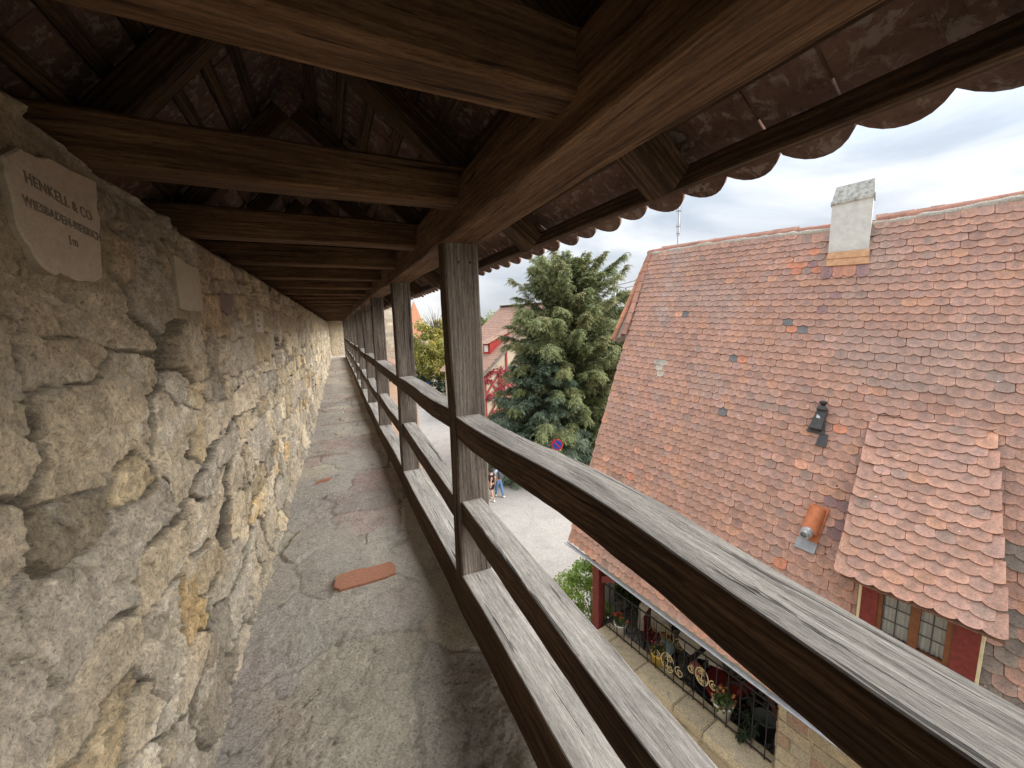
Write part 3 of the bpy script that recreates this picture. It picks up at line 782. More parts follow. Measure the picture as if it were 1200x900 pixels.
mm.tube(P0, .065, 7, 0, (.40,.37,.32)); keep_world(mm.build('ridge_mortar', M['ashlar'], None, True, True), house)
# top course of long tiles
sp = [(u, ridge_v(u+SHEAR*3.7)-.40) for u in np.arange(-3.1, ULEFT-.05, .182) if not (2.33 < u < 2.95)]
c = tile_cols(len(sp), np.random.default_rng(6), 1.0)
for i, (a, b) in enumerate(sp):
    if 3.2 < a < 6.2: c[i] = np.array([.47,.225,.15])*np.random.default_rng(i).normal(1, .08)
    if 6.5 < a < 7.0: c[i] = np.array([.15,.14,.14])
for k_ in (0, 1):
  ii = [i for i, q_ in enumerate(sp) if (q_[0] > 2.6) == bool(k_)]
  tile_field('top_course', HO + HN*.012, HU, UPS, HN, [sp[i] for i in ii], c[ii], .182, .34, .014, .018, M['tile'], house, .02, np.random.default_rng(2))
# half hip at the left end: two rows of half-round tiles with old tiles between
def hipline(p0, p1, n, r, col):
    mb = MB()
    for k in range(n):
        a = p0.lerp(p1, k/n); b = p0.lerp(p1, (k+1.12)/n); half_round(mb, a, b, r, HN - uf*-.5, np.array(col)*np.random.default_rng(k+n).normal(1, .12), 1.16)
    return mb
R0 = HF(ULEFT-.02, VR-.1, -.0); R1 = HF(ULEFT+.03, 1.18, .075); R2 = HF(ULEFT+.58, 1.12, -.16)
keep_world(hipline(R0, R1, 8, .085, (.38,.20,.145)).build('hip_tiles', M['tile'], None, cols=True), house)
keep_world(hipline(R0, R2, 8, .08, (.50,.23,.14)).build('hip_tiles', M['tile'], None, cols=True), house)
mb = MB(); R3 = HF(ULEFT+.1, 1.15, -.9) + uf*.25
mb.add([R0 + HN*-.03, R1 + HN*-.02, R2 + HN*-.02, R1+HN*-.25, R2+HN*-.25, R0+HN*-.3], [(0, 1, 2), (3, 5, 4), (0, 5, 3, 1), (1, 3, 4, 2), (2, 4, 5, 0)], 0, (.24,.21,.19))
B2 = far(ULEFT-.1, 1.22)
mb.add([R0 + HN*-.3, R2 + HN*-.25, B2], [(0, 1, 2)], 0, (.33,.19,.14))
keep_world(mb.build('half_hip', M['tile'], None, cols=True), house)

# walls
ASH = [(.42,.36,.26), (.46,.40,.30), (.36,.31,.23), (.40,.30,.22), (.34,.24,.19), (.48,.42,.31), (.38,.34,.27)]
def block_wall(name, a, b, z0, z1, out, thick, parent, bh=(.16, .28), bw=(.25, .6), pal=ASH, seed=1, joint=.018, mat=None, mortar=(.45,.40,.32)):
    "squared rubble wall from a to b: mortar core with blocks standing proud"
    rng = random.Random(seed); a = V(a); b = V(b); d = b-a; L = d.length; d.normalize(); out = V(out)
    mb = MB()
    mb.box((0, 0, z0), (L, -thick, z1), 0, mortar, lambda x, y, z: a*1 + d*x + out*y + V((0, 0, z)) - V((0, 0, a.z)))
    z = z0
    while z < z1-.03:
        h = min(rng.uniform(*bh), z1-z); x = -rng.uniform(0, .2)
        if z1 - z - h < .06: h = z1 - z
        while x < L:
            w = rng.uniform(*bw); x0 = max(x, 0)+joint/2; x1 = min(x+w, L)-joint/2
            if x1-x0 > .03:
                c = np.array(rng.choice(pal))*rng.uniform(.85, 1.15); pr = rng.uniform(.006, .022); j = joint/2; e = .012
                zz0, zz1 = z+j, z+h-j
                if zz1 - zz0 > .03:
                    jj = lambda: rng.uniform(-.006, .006)
                    base = [(x0, 0, zz0), (x1, 0, zz0), (x1, 0, zz1), (x0, 0, zz1)]
                    top = [(x0+e+jj(), pr, zz0+e+jj()), (x1-e+jj(), pr, zz0+e+jj()), (x1-e+jj(), pr, zz1-e+jj()), (x0+e+jj(), pr, zz1-e+jj())]
                    vs = [a + d*p[0] + out*(p[1]+.001) + V((0, 0, p[2]-a.z)) for p in base+top]
                    mb.add(vs, [(4,5,6,7), (0,1,5,4), (1,2,6,5), (2,3,7,6), (3,0,4,7)], 0, c)
            x += w
        z += h
    o = mb.build(name, mat or M['ashlar'], None, cols=True)
    if parent is not None: keep_world(o, parent)
    return o
block_wall('stone_wall', TF(-3, 6.1, 0), TF(2.36, 6.1, 0), -7.4, -3.92, -hf, .3, house, seed=3)
block_wall('stone_wall', TF(2.36, 6.1, 0), TF(2.36, 8.6, 0), -7.4, -3.9, uf, .25, house, seed=8)
mb = MB()
mb.box((2.4, 8.6, -7.4), (6.4, 8.9, -3.7), 0, (.5,.42,.33), lambda u, hh, z: TF(u, hh, z))
keep_world(mb.build('porch_wall', flat_mat('limewash', (.78,.76,.70), .95, .08, 6), None), house)
mb = MB(); mb.box((2.3, 5.98, -3.86), (6.45, 8.95, -3.76), 0, (1,1,1), lambda u, hh, z: TF(u, hh, z + .05*(u-4.5)))
keep_world(mb.build('porch_ceiling', flat_mat('painted_boards', (.55,.50,.42), .8, .15, 6), None), house)
# gable end wall
g = [HF(ULEFT-.35, VE+.2, -.12), HF(ULEFT-.35, 1.2, -.12), HF(ULEFT-.3, 3.6, -.3), far(ULEFT-.4, 1.2), far(ULEFT-.4, VE+.2)]
lo = [V((g[-1].x, g[-1].y, -7.4)), V((g[0].x+1.5*hf.x, g[0].y+1.5*hf.y, -7.4))]
mb = MB(); mb.add(g+lo, [(0,1,2,3,4,5,6)], 0); keep_world(mb.build('gable_wall', M['plaster'], None), house)
# porch post, beam and brace
mb = MB(); fr = lambda u, hh, z: TF(u, hh, z)
mb.box((6.02, 5.98, -7.3), (6.22, 6.18, -3.62), 0, (1,1,1), fr)
o = mb.build('post', M['red'], None); keep_world(o, house)
mb = MB(); mb.prism([TF(5.98, 6.02, -4.05), TF(5.98, 6.14, -4.05), TF(5.45, 6.14, -3.72), TF(5.45, 6.02, -3.72)], V((0, 0, -.16))); keep_world(mb.build('brace', M['red'], None), house)
mb = MB(); mb.box((2.4, 6.0, -3.78), (6.3, 6.16, -3.62), 0, (1,1,1), lambda u, hh, z: TF(u, hh, z+.05*(u-4.5))); keep_world(mb.build('eaves_beam', M['red'], None), house)
mb = MB(); mb.prism([TF(2.42, 6.32, -4.75), TF(2.42, 6.44, -4.75), TF(2.80, 6.44, -4.05), TF(2.80, 6.32, -4.05)], V((0, 0, .17))); keep_world(mb.build('brace', flat_mat('dark_red_brace', (.07,.02,.018), .7, .2, 10), None), house)
# gutter
mb = MB(); A = np.linspace(math.pi*1.0, math.pi*2, 8); r = .048
p0 = HF(-3.2, VE-.005, .0) + hf*-.05 + V((0, 0, -.025)); p1 = HF(ULEFT+.05, VE-.005, 0) + hf*-.05 + V((0, 0, -.025))
vs = []
for p in (p0, p1):
    for rr in (r, r-.006): vs += [p + hf*(rr*math.cos(a)) + V((0, 0, rr*math.sin(a))) for a in A]
f = []
for i in range(7): f += [(i, i+1, 17+i, 16+i), (9+i, 8+i, 24+i, 25+i)]
f += [(0, 16, 24, 8), (7, 15, 31, 23)] + [(i, 8+i, 9+i, i+1) for i in range(7)] + [(16+i, 17+i, 25+i, 24+i) for i in range(7)]
mb.add(vs, f); mb.tube([p0 + hf*-r, p1 + hf*-r], .009, 8)
keep_world(mb.build('gutter', M['zinc'], None), house)

# chimney
mb = MB(); fr = lambda u, hh, z: TF(u + (hh-9.62)*.27, hh, z)
mb.box((2.88, 9.62, 2.2), (3.50, 9.98, 3.70), 0, (1,1,1), fr)
ch = mb.build('chimney', M['plaster'], None); keep_world(ch, house)
cap = MB()
cap.box((2.855, 9.595, 3.70), (3.525, 10.005, 3.76), 0, (1,1,1), fr)
lo = [(2.87, 9.61, 3.76), (3.51, 9.61, 3.76), (3.51, 9.99, 3.76), (2.87, 9.99, 3.76)]; hi = [(2.89, 9.68, 4.03), (3.46, 9.68, 4.03), (3.46, 9.93, 4.03), (2.89, 9.93, 4.03)]
cap.add([fr(*p) for p in lo+hi], [(0,3,2,1), (4,5,6,7), (0,1,5,4), (1,2,6,5), (2,3,7,6), (3,0,4,7)])
capm = NT('stained_cap', .95); co = capm.coords(); capm.color(capm.ramp(capm.noise(co, 11, 6, .7), [(.32, (.14,.14,.13)), (.46, (.42,.42,.39)), (.6, (.58,.58,.54))]))
keep_world(cap.build('chimney_cap', capm.m, None), ch)
mb = MB()
for k in range(2):
    a = HF(2.38, 2.93+.15*k, .065+.012*k); b = HF(3.02, 2.93+.15*k, .065+.012*k)
    mb.prism([a, b, b + UPS*.155, a + UPS*.155], HN*.02)
keep_world(mb.build('flashing_board', M['board'], None), ch)
sp = [(2.46+.182*k, 2.66) for k in range(4)]
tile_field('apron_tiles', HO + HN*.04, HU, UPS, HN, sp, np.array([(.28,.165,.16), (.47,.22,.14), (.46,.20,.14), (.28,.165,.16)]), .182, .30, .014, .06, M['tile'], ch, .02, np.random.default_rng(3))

# dormer
DTL, DTR = HF(2.13-.31*SHEAR, .36, -.035), HF(.93-.2*SHEAR, .25, -.035)
DBL, DBR = TF(1.85, 6.24, -1.80), TF(.40, 6.24, -1.80)
dO = (DBL+DBR)/2; dU = (DBL-DBR).normalized(); dUPs = ((DTL+DTR)/2 - dO); dL = dUPs.length; dUPs /= dL
dN = dUPs.cross(dU).normalized(); dN = dN if dN.z > 0 else -dN
dorm = MB()
wl, wr, wh = 1.66, .58, 6.44
# cheeks and front surround
for (ux, T, B) in ((wl, DTL, DBL), (wr, DTR, DBR)):
    pass
chk = MB()
for (u0, e0, e1) in ((1.66, DTL, DBL), (.575, DTR, DBR)):
    f0 = TF(u0, 6.46, -1.86); f1 = TF(u0, 6.46, -2.60); bk = e0 + dN*-.03
    chk.prism([f0, f1, TF(u0+.05, 7.0, -1.75), bk], uf*.03, 0, (.20,.15,.12))
cheek = chk.build('dormer', M['tile'], None, cols=True); keep_world(cheek, house)
nr = int(dL/.145); sp = []; rng = np.random.default_rng(15)
for r in range(nr+1):
    v = r*.145; t = v/dL; half0 = .725*(1-t) + .60*t
    for u in np.arange(-half0 + .09 + (.091 if r % 2 else 0), half0 - .05, .182): sp.append((u, v))
    if r % 2 == 0: sp.append((half0-.045, v))
c = tile_cols(len(sp), rng, 1.05)*.92 + np.array([.40,.24,.18])*.06
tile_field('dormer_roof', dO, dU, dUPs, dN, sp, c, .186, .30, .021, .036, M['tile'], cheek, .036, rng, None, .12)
mb = MB(); q = [dO + dU*.70, dO - dU*.70, DTR, DTL]; mb.prism([p + dN*-.012 for p in q], dN*-.05, 0, (.22,.12,.09)); keep_world(mb.build('dormer_boarding', M['tile'], None, cols=True), cheek)
fr = lambda u, hh, z: TF(u, hh, z)
mb = MB(); mb.box((1.47, 6.40, -2.62), (1.635, 6.47, -1.84), 0, (1,1,1), fr); mb.box((.60, 6.40, -2.62), (.80, 6.47, -1.84), 0, (1,1,1), fr); mb.box((.80, 6.42, -1.88), (1.47, 6.47, -1.80), 0, (1,1,1), fr); mb.box((.80, 6.41, -2.62), (1.47, 6.47, -2.50), 0, (1,1,1), fr)
keep_world(mb.build('red_surround', M['red'], None), cheek)
mb = MB(); mb.box((1.637, 6.405, -2.62), (1.668, 6.46, -1.84), 0, (1,1,1), fr); keep_world(mb.build('edge_strip', M['cream'], None), cheek); mb = MB(); mb.box((.573, 6.405, -2.62), (.598, 6.46, -1.84), 0, (1,1,1), fr); keep_world(mb.build('edge_strip', M['cream'], None), cheek)
mb = MB()
F0, F1 = 6.415, 6.465
for (a, b) in ((1.475, 1.425), (1.165, 1.08), (.86, .80)): mb.box((b, F0, -2.47), (a, F1, -1.86), 0, (1,1,1), fr)
mb.box((.80, F0+.003, -2.50), (1.47, F1, -2.455), 0, (1,1,1), fr); mb.box((.80, F0+.003, -1.91), (1.47, F1, -1.86), 0, (1,1,1), fr)
keep_world(mb.build('window_frame', M['frame'], None), cheek)
mb = MB(); mb.box((.79, 6.375, -2.515), (1.48, 6.43, -2.495), 0, (1,1,1), fr); keep_world(mb.build('window_sill', M['zinc'], None), cheek)
lead = MB()
for (a, b) in ((1.425, 1.165), (1.08, .86)):
    c = (a+b)/2; lead.box((c-.006, 6.436, -2.455), (c+.006, 6.448, -1.91), 0, (1,1,1), fr)
    for z in (-2.06, -2.25): lead.box((b, 6.437, z-.005), (a, 6.447, z+.005), 0, (1,1,1), fr)
keep_world(lead.build('glazing_bars', M['darkmetal'], None), cheek)
glass = NT('window_glass', .03, .5); glass.b.inputs['Transmission Weight'].default_value = 1.0; glass.b.inputs['IOR'].default_value = 1.45; glass.color((.95,.97,.96))
mb = MB(); mb.box((.86, 6.45, -2.455), (1.08, 6.455, -1.91), 0, (1,1,1), fr); mb.box((1.165, 6.45, -2.455), (1.425, 6.455, -1.91), 0, (1,1,1), fr); keep_world(mb.build('pane', glass.m, None), cheek)
vs = []; f = []; nx = 90
for i in range(nx+1):
    u = .84 + (1.45-.84)*i/nx
    hh = 6.50 + .014*math.sin(i*.95) + .008*math.sin(i*2.3)
    for z in (-2.47, -1.88): vs.append(TF(u, hh, z))
for i in range(nx): f.append((2*i, 2*i+2, 2*i+3, 2*i+1))
mb = MB(); mb.add(vs, f); keep_world(mb.build('curtain', M['curtain'], None, True), cheek)

# old metal roof vent with cap
mb = MB(); VS = [2.77, -.14, .85]
def L(u, v, n): u = VS[0] + (u-VS[0])*VS[2]; v = VS[1] + (v-VS[1])*VS[2]; return HF(u - SHEAR*v, v, n*VS[2] + .030)
mb.prism([L(2.62, -.42, .045), L(2.92, -.42, .045), L(2.88, -.20, .045), L(2.66, -.20, .045)], HN*.02)
mb.prism([L(2.67, -.36, .06), L(2.87, -.36, .06), L(2.85, .08, .05), L(2.69, .08, .05)], HN*.08)
mb.prism([L(2.69, .03, .06), L(2.85, .03, .06), L(2.83, .11, .06), L(2.71, .11, .06)], HN*.12)
vent = mb.build('roof_vent', M['darkmetal'], None); keep_world(vent, house)
mb = MB(); mb.lathe([(.035, 0), (.035, .05), (.055, .055), (.055, .085), (.03, .10)], L(2.78, .12, .12), 12); keep_world(mb.build('vent_cap', M['iron'], None), vent)
mb = MB(); mb.prism([L(2.71, -.26, .142), L(2.80, -.30, .142), L(2.82, -.06, .142), L(2.76, -.10, .142)], HN*.006); keep_world(mb.build('vent_pane', M['zinc'], None), vent)
mb = MB(); mb.prism([L(2.52, -.66, .045), L(2.70, -.66, .045), L(2.69, -.40, .04), L(2.56, -.40, .04)], HN*.014, 0); keep_world(mb.build('slate_patch', M['darkmetal'], None), vent)
VS[:] = [2.36, -1.86, .84]
# terracotta hood with grey outlet pipe over a lead apron
mb = MB(); vs = []; f = []; K = 12
for (v, r, zc) in ((-1.50, .145, .02), (-1.74, .15, .06), (-2.0, .16, .10), (-2.0, .135, .10)):
    for k in range(K+1):
        a = math.pi*k/K; vs.append(L(2.36 + r*math.cos(a)*.85, v, zc + r*1.15*math.sin(a)))
for j in range(3):
    for k in range(K): f.append((j*(K+1)+k, j*(K+1)+k+1, (j+1)*(K+1)+k+1, (j+1)*(K+1)+k))
f.append(tuple(range(K+1)))
mb.add(vs, f); mb.prism([L(2.21, -2.12, .05), L(2.51, -2.12, .05), L(2.51, -1.45, .045), L(2.21, -1.45, .045)], HN*.02)
hood = mb.build('vent_hood', M['terracotta'], None); keep_world(hood, house)
mb = MB(); mb.lathe([(.062, 0), (.062, .12), (.082, .12), (.082, .19), (.066, .20), (.066, .25), (.045, .25), (.045, .20)], L(2.36, -1.90, .10), 18, 0, (1,1,1), (-hf + V((0, 0, -.15)))); keep_world(mb.build('outlet_pipe', M['zinc'], None), hood)
mb = MB(); mb.prism([L(2.20, -2.32, .052), L(2.52, -2.32, .052), L(2.52, -2.12, .052), L(2.20, -2.12, .052)], HN*.01); keep_world(mb.build('lead_apron', M['lead'], None), hood)

# aerial standing behind the ridge
an = empty('aerial_mast', (9.99, 9.80, 3.0), 'thin aerial mast with short ring elements standing above the tiled ridge', 'aerial')
mb = MB(); b = V((9.99, 9.80, 0)); mb.tube([b+V((0, 0, 3.0)), b+V((0, 0, 5.0)), b+V((0, 0, 5.2))], [.028, .022, .010], 8)
keep_world(mb.build('mast', M['zinc'], None), an)
for z, r in ((4.25, .055), (4.47, .07), (4.92, .075)):
    mb = MB(); mb.tube([b + V((r*math.cos(t), r*math.sin(t), z)) for t in np.linspace(0, 2*math.pi, 17)[:-1]], .010, 6, closed=True)
    for t in range(4): a = t*math.pi/2; mb.tube([b+V((0, 0, z)), b + V((1.15*r*math.cos(a), 1.15*r*math.sin(a), z+.01))], .008, 6); mb.tube([b + V((1.15*r*math.cos(a), 1.15*r*math.sin(a), z-.07)), b + V((1.15*r*math.cos(a), 1.15*r*math.sin(a), z+.10))], .008, 6)
    keep_world(mb.build('element', M['zinc'], None), an)
# ------------------------------------------------------------------ terrace under the eaves
tfr = lambda u, hh, z: TF(u, hh, z)
terr = empty('terrace_wall', TF(4.3, 6.0, -7.3), 'pale stone terrace wall with broad coping below the iron railing', 'wall')
block_wall('wall_face', TF(2.34, 5.80, 0), TF(5.98, 5.80, 0), -7.4, -5.46, -hf, .48, terr, (.18, .26), (.4, .8), [(.46,.40,.29), (.43,.37,.27), (.48,.43,.33)], 5)
rng = random.Random(2); u = 2.36; k = 0
while u < 5.95:
    L = min(rng.uniform(.55, .95), 5.98-u)
    if 5.98-u-L < .2: L = 5.98-u
    mb = MB(); mb.box((u+.006, 5.70, -5.46), (u+L-.006, 6.30, -5.30), 0, np.array([.50,.43,.31])*rng.uniform(.88, 1.1), tfr); u += L
    o = mb.build('coping_stone', M['ashlar'], None, cols=True)
    bm = bmesh.new(); bm.from_mesh(o.data); bmesh.ops.bevel(bm, geom=bm.edges[:], offset=.02, segments=2, affect='EDGES')
    bmesh.ops.subdivide_edges(bm, edges=[e for e in bm.edges if e.calc_length() > .2], cuts=6, use_grid_fill=True)
    for v in bm.verts: v.co += V((0, 0, 1))*.012*float(fbm(v.co.x*4, v.co.y*4, v.co.z*4, 3, 5)) - hf*.02*float(fbm(v.co.x*3, v.co.y*3, 3, 3, 15))
    bm.to_mesh(o.data); bm.free(); keep_world(o, terr)
mb = MB(); mb.box((5.66, 5.42, -5.75), (5.94, 5.71, -5.42), 0, (.52,.48,.38), tfr); o = mb.build('corbel', M['ashlar'], None, cols=True)
bm = bmesh.new(); bm.from_mesh(o.data); bmesh.ops.bevel(bm, geom=bm.edges[:], offset=.03, segments=2, affect='EDGES'); bm.to_mesh(o.data); bm.free(); keep_world(o, terr)
# cobbled floor
rng = random.Random(4); mb = MB()
mb.box((2.3, 6.2, -6.2), (6.6, 8.7, -5.93), 0, (.10,.10,.105), tfr)
r = 0; hh = 6.36
while hh < 8.65:
    u = 2.4 + (.06 if r % 2 else 0)
    while u < 6.55:
        g = rng.uniform(.8, 1.2); c = (.34*g, .34*g, .345*g); a = .052
        j = lambda: rng.uniform(-.006, .006)
        base = [(u-a, hh-a), (u+a, hh-a), (u+a, hh+a), (u-a, hh+a)]
        vs = [TF(x, y, -5.93) for x, y in base] + [TF(u+(x-u)*.72+j(), hh+(y-hh)*.72+j(), -5.90) for x, y in base]
        mb.add(vs, [(4,5,6,7), (0,1,5,4), (1,2,6,5), (2,3,7,6), (3,0,4,7)], 0, c)
        u += .118
    hh += .118; r += 1
tag(mb.build('cobbled_floor', M['ashlar'], None, cols=True), 'grey cobblestone terrace floor', None, None, 'structure')

# iron railing
ir = empty('iron_railing', TF(4.3, 6.1, -5.3), 'black wrought iron railing along the terrace coping', 'railing')
mb = MB(); mb.tube([TF(6.0, 6.1, -4.24), TF(2.4, 6.1, -4.24)], .016, 6); mb.tube([TF(6.0, 6.1, -4.24), TF(6.0, 8.5, -4.24)], .016, 6); keep_world(mb.build('top_bar', M['iron'], None), ir)
mb = MB(); mb.tube([TF(6.0, 6.1, -5.24), TF(2.4, 6.1, -5.24)], .014, 6); mb.tube([TF(6.0, 6.1, -5.24), TF(6.0, 8.5, -5.24)], .014, 6); keep_world(mb.build('bottom_bar', M['iron'], None), ir)
u = 2.5
while u < 6.02:
    mb = MB(); mb.tube([TF(u, 6.1, -5.29), TF(u, 6.1, -4.24)], .010, 6); keep_world(mb.build('baluster', M['iron'], None), ir); u += .205
hh = 6.3
while hh < 8.5:
    mb = MB(); mb.tube([TF(6.0, hh, -5.9), TF(6.0, hh, -4.24)], .010, 6); keep_world(mb.build('baluster', M['iron'], None), ir); hh += .2

# ------------------------------------------------------------------ foliage
def vcol_mat(name, rough=.6, trans=.25):
    t = NT(name, rough, .3); a = t.attr(); co = t.coords()
    c = t.mix(.6, a, t.ramp(t.noise(co, 6, 4), [(.3, (.75,.75,.75)), (.7, (1.25,1.25,1.2))]), 'MULTIPLY'); t.color(c)
    tr = t.n('BsdfTranslucent'); t.t.links.new(c, tr.inputs['Color']); mx = t.n('MixShader'); mx.inputs[0].default_value = trans
    out = [n for n in t.t.nodes if n.type == 'OUTPUT_MATERIAL'][0]
    t.t.links.new(t.b.outputs[0], mx.inputs[1]); t.t.links.new(tr.outputs[0], mx.inputs[2]); t.t.links.new(mx.outputs[0], out.inputs['Surface'])
    return t.m
M['leaf'] = vcol_mat('foliage')
M['bark'] = flat_mat('bark', (.10,.075,.055), .95, .35, 9, .5)

def leaf_mesh(name, pos, dirs, nrm, ln, wd, col, bend=.0, mat=None):
    "kite-shaped leaves: pos base, dirs along, nrm face normal"
    pos = np.asarray(pos); dirs = dirs/np.linalg.norm(dirs, axis=1, keepdims=True)
    side = np.cross(dirs, nrm); side /= (np.linalg.norm(side, axis=1, keepdims=True)+1e-9)
    ln = ln[:, None]; wd = wd[:, None]
    a = pos; b = pos + dirs*ln*.45 + side*wd*.5; c = pos + dirs*ln; d = pos + dirs*ln*.45 - side*wd*.5
    c = c + np.array([0, 0, -1])*ln*bend
    P = np.stack([a, b, c, d], 1).reshape(-1, 3); n = len(pos)
    i = np.arange(n)*4; F = np.stack([i, i+1, i+2, i+3], 1)
    me = bpy.data.meshes.new(name); me.vertices.add(4*n); me.vertices.foreach_set('co', P.astype(np.float32).ravel())
    me.loops.add(4*n); me.loops.foreach_set('vertex_index', F.ravel().astype(np.int32)); me.polygons.add(n); me.polygons.foreach_set('loop_start', (np.arange(n)*4).astype(np.int32))
    at = me.attributes.new('Col', 'FLOAT_COLOR', 'POINT'); C = np.ones((4*n, 4), np.float32); C[:, :3] = np.repeat(col, 4, 0); at.data.foreach_set('color', C.ravel())
    me.update(calc_edges=True); me.validate()
    return link(name, me, None, [mat or M['leaf']])
def unit(rng, n):
    v = rng.normal(0, 1, (n, 3)); return v/np.linalg.norm(v, axis=1, keepdims=True)

def conifer(name, label, base, H, prof, pal, seed, nb=240, nt=34, group=None, lean=(0, 0), droop=.55, z0=.04, rs=(.12, .75)):
    "evergreen: trunk, boughs that rise then hang, and hanging feathery sprays"
    rng = np.random.default_rng(seed); base = np.array(base, float)
    t = empty(name, tuple(base), label, 'tree', group)
    mb = MB(); mb.tube([base, base+[.05, .1, H*.4], base+[.1+lean[0]*.5, .0, H*.75], base+[lean[0], lean[1], H*.99]], [H*.03, H*.022, H*.012, H*.003], 9)
    keep_world(mb.build('trunk', M['bark'], None, True), t)
    br = MB(); Ps = []; Ds = []; Ns = []; Ls = []; Ws = []; Cs = []
    for i in range(nb):
        f = z0 + (1-z0)*(i+.5)/nb; f = min(.985, max(z0, f + rng.normal(0, .015)))
        az = i*2.39996 + rng.normal(0, .35)
        rad = np.interp(f, prof[0], prof[1])*H*rng.uniform(.42, 1.06)*(1 + .16*math.sin(3*az+seed) + .1*math.sin(5*az+2*seed))
        st = base + np.array([lean[0]*f, lean[1]*f, 0]) + [0, 0, f*H - rad*.12]
        d = np.array([math.cos(az), math.sin(az), 0])
        rise = rs[0] + rs[1]*f**1.3 + rng.normal(0, .12)
        K = 9; tt = np.linspace(0, 1, K)
        pts = st + d*rad*tt[:, None] + np.array([0, 0, 1])*(rad*(rise*tt - droop*tt**2.2*(1.15-.75*f)))[:, None]
        pts += rng.normal(0, .02*rad, (K, 3))*tt[:, None]
        br.tube(pts, [max(.008, .03*rad/3*(1-.85*q)) for q in tt], 5)
        base_b = pal[rng.integers(len(pal))]*rng.normal(1, .06)
        m = int(nt*max(.35, min(1.6, rad/(.28*H)*1.25)))
        for k in range(m):
            q = rng.beta(2.3, 1.0); x = q*(K-1); i0 = min(int(x), K-2); p = pts[i0]*(1-(x-i0)) + pts[i0+1]*(x-i0)
            tang = pts[i0+1]-pts[i0]; tang = tang/np.linalg.norm(tang)
            s = np.cross(tang, [0, 0, 1]); s /= np.linalg.norm(s)+1e-9; sg = rng.choice([-1, 1])
            td = tang*rng.uniform(.4, 1.0) + s*sg*rng.uniform(.1, .9) + np.array([0, 0, rng.uniform(-.75, .15)*(1.1-.5*f)]); td /= np.linalg.norm(td)
            tl = rng.uniform(.28, .62)*(.55 + .1*rad)
            ns = 11; w = np.linspace(.08, 1, ns)
            sp = p + td*tl*w[:, None] + np.array([0, 0, -1])*(tl*.42*w**2)[:, None]
            ss = np.cross(td, [0, 0, 1]); ss /= np.linalg.norm(ss)+1e-9
            alt = np.where(np.arange(ns) % 2 == 0, 1, -1)
            ld = td*.75 + ss*alt[:, None]*.75 + np.array([0, 0, -.35]) + rng.normal(0, .22, (ns, 3))
            Ps.append(sp); Ds.append(ld); Ns.append(np.array([0, 0, 1.]) + rng.normal(0, .35, (ns, 3)))
            Ls.append(rng.uniform(.10, .22, ns)*(1.25-.5*w)); Ws.append(rng.uniform(.035, .06, ns))
            tip = np.clip(w + .15*rng.normal(0, 1, ns), 0, 1)[:, None]
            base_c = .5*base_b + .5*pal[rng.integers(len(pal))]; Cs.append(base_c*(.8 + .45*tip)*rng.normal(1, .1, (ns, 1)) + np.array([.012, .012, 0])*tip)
    keep_world(br.build('boughs', M['bark'], None, True), t)
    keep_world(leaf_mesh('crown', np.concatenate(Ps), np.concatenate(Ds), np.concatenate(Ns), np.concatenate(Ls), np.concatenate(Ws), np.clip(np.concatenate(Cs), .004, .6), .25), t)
    return t

def broadleaf(name, label, base, H, crown, pal, seed, nl=9000, leaf=.16, limbs=9, group=None, cat='tree', clumps=60, bare=0.0, hang=0.0, trunk_r=None):
    "crown: list of (cx, cy, cz, rx, ry, rz) ellipsoids relative to the base"
    rng = np.random.default_rng(seed); base = np.array(base, float); t = empty(name, tuple(base), label, cat, group)
    mb = MB(); r = trunk_r or H*.022; cs = np.array(crown, float)
    top = cs[:, 2].max()
    mb.tube([base, base+[.04*H, .01*H, H*.25], base+[.02*H, 0, top*.8]], [r, r*.75, r*.3], 9)
    tips = []
    for i in range(limbs):
        c = cs[i % len(cs)]; a = base + np.array([.03*H, 0, H*rng.uniform(.15, .45)]); e = base + c[:3] + unit(rng, 1)[0]*c[3:]*.75
        m = (a+e)/2 + rng.normal(0, .03*H, 3); mb.tube([a, m, e], [r*.5, r*.3, r*.08], 6); tips.append(e)
    keep_world(mb.build('trunk', M['bark'], None, True), t)
    vol = (cs[:, 3]*cs[:, 4]*cs[:, 5]); vol = vol/vol.sum(); P = []; C = []
    for k in range(clumps):
        c = cs[rng.choice(len(cs), p=vol)]; u = unit(rng, 1)[0]*rng.uniform(.45, 1.0)**.6
        ctr = base + c[:3] + u*c[3:]; sz = c[3:].mean()*rng.uniform(.18, .38); n = int(nl/clumps*rng.uniform(.5, 1.5))
        q = unit(rng, n)*(rng.random((n, 1))**.45)*sz*np.array([1.1, 1.1, .75]); q[:, 2] -= hang*np.abs(rng.normal(0, 1, n))*sz
        P.append(ctr + q); C.append(np.tile(pal[rng.integers(len(pal))]*rng.normal(1, .14), (n, 1)))
    P = np.concatenate(P); C = np.concatenate(C)*rng.normal(1, .16, (len(P), 1)); n = len(P)
    d = unit(rng, n); d[:, 2] -= .3 + hang
    keep_world(leaf_mesh('crown', P, d, unit(rng, n) + [0, 0, .8], rng.uniform(.7, 1.3, n)*leaf, rng.uniform(.4, .65, n)*leaf, np.clip(C, .004, .7), .1), t)
    return t

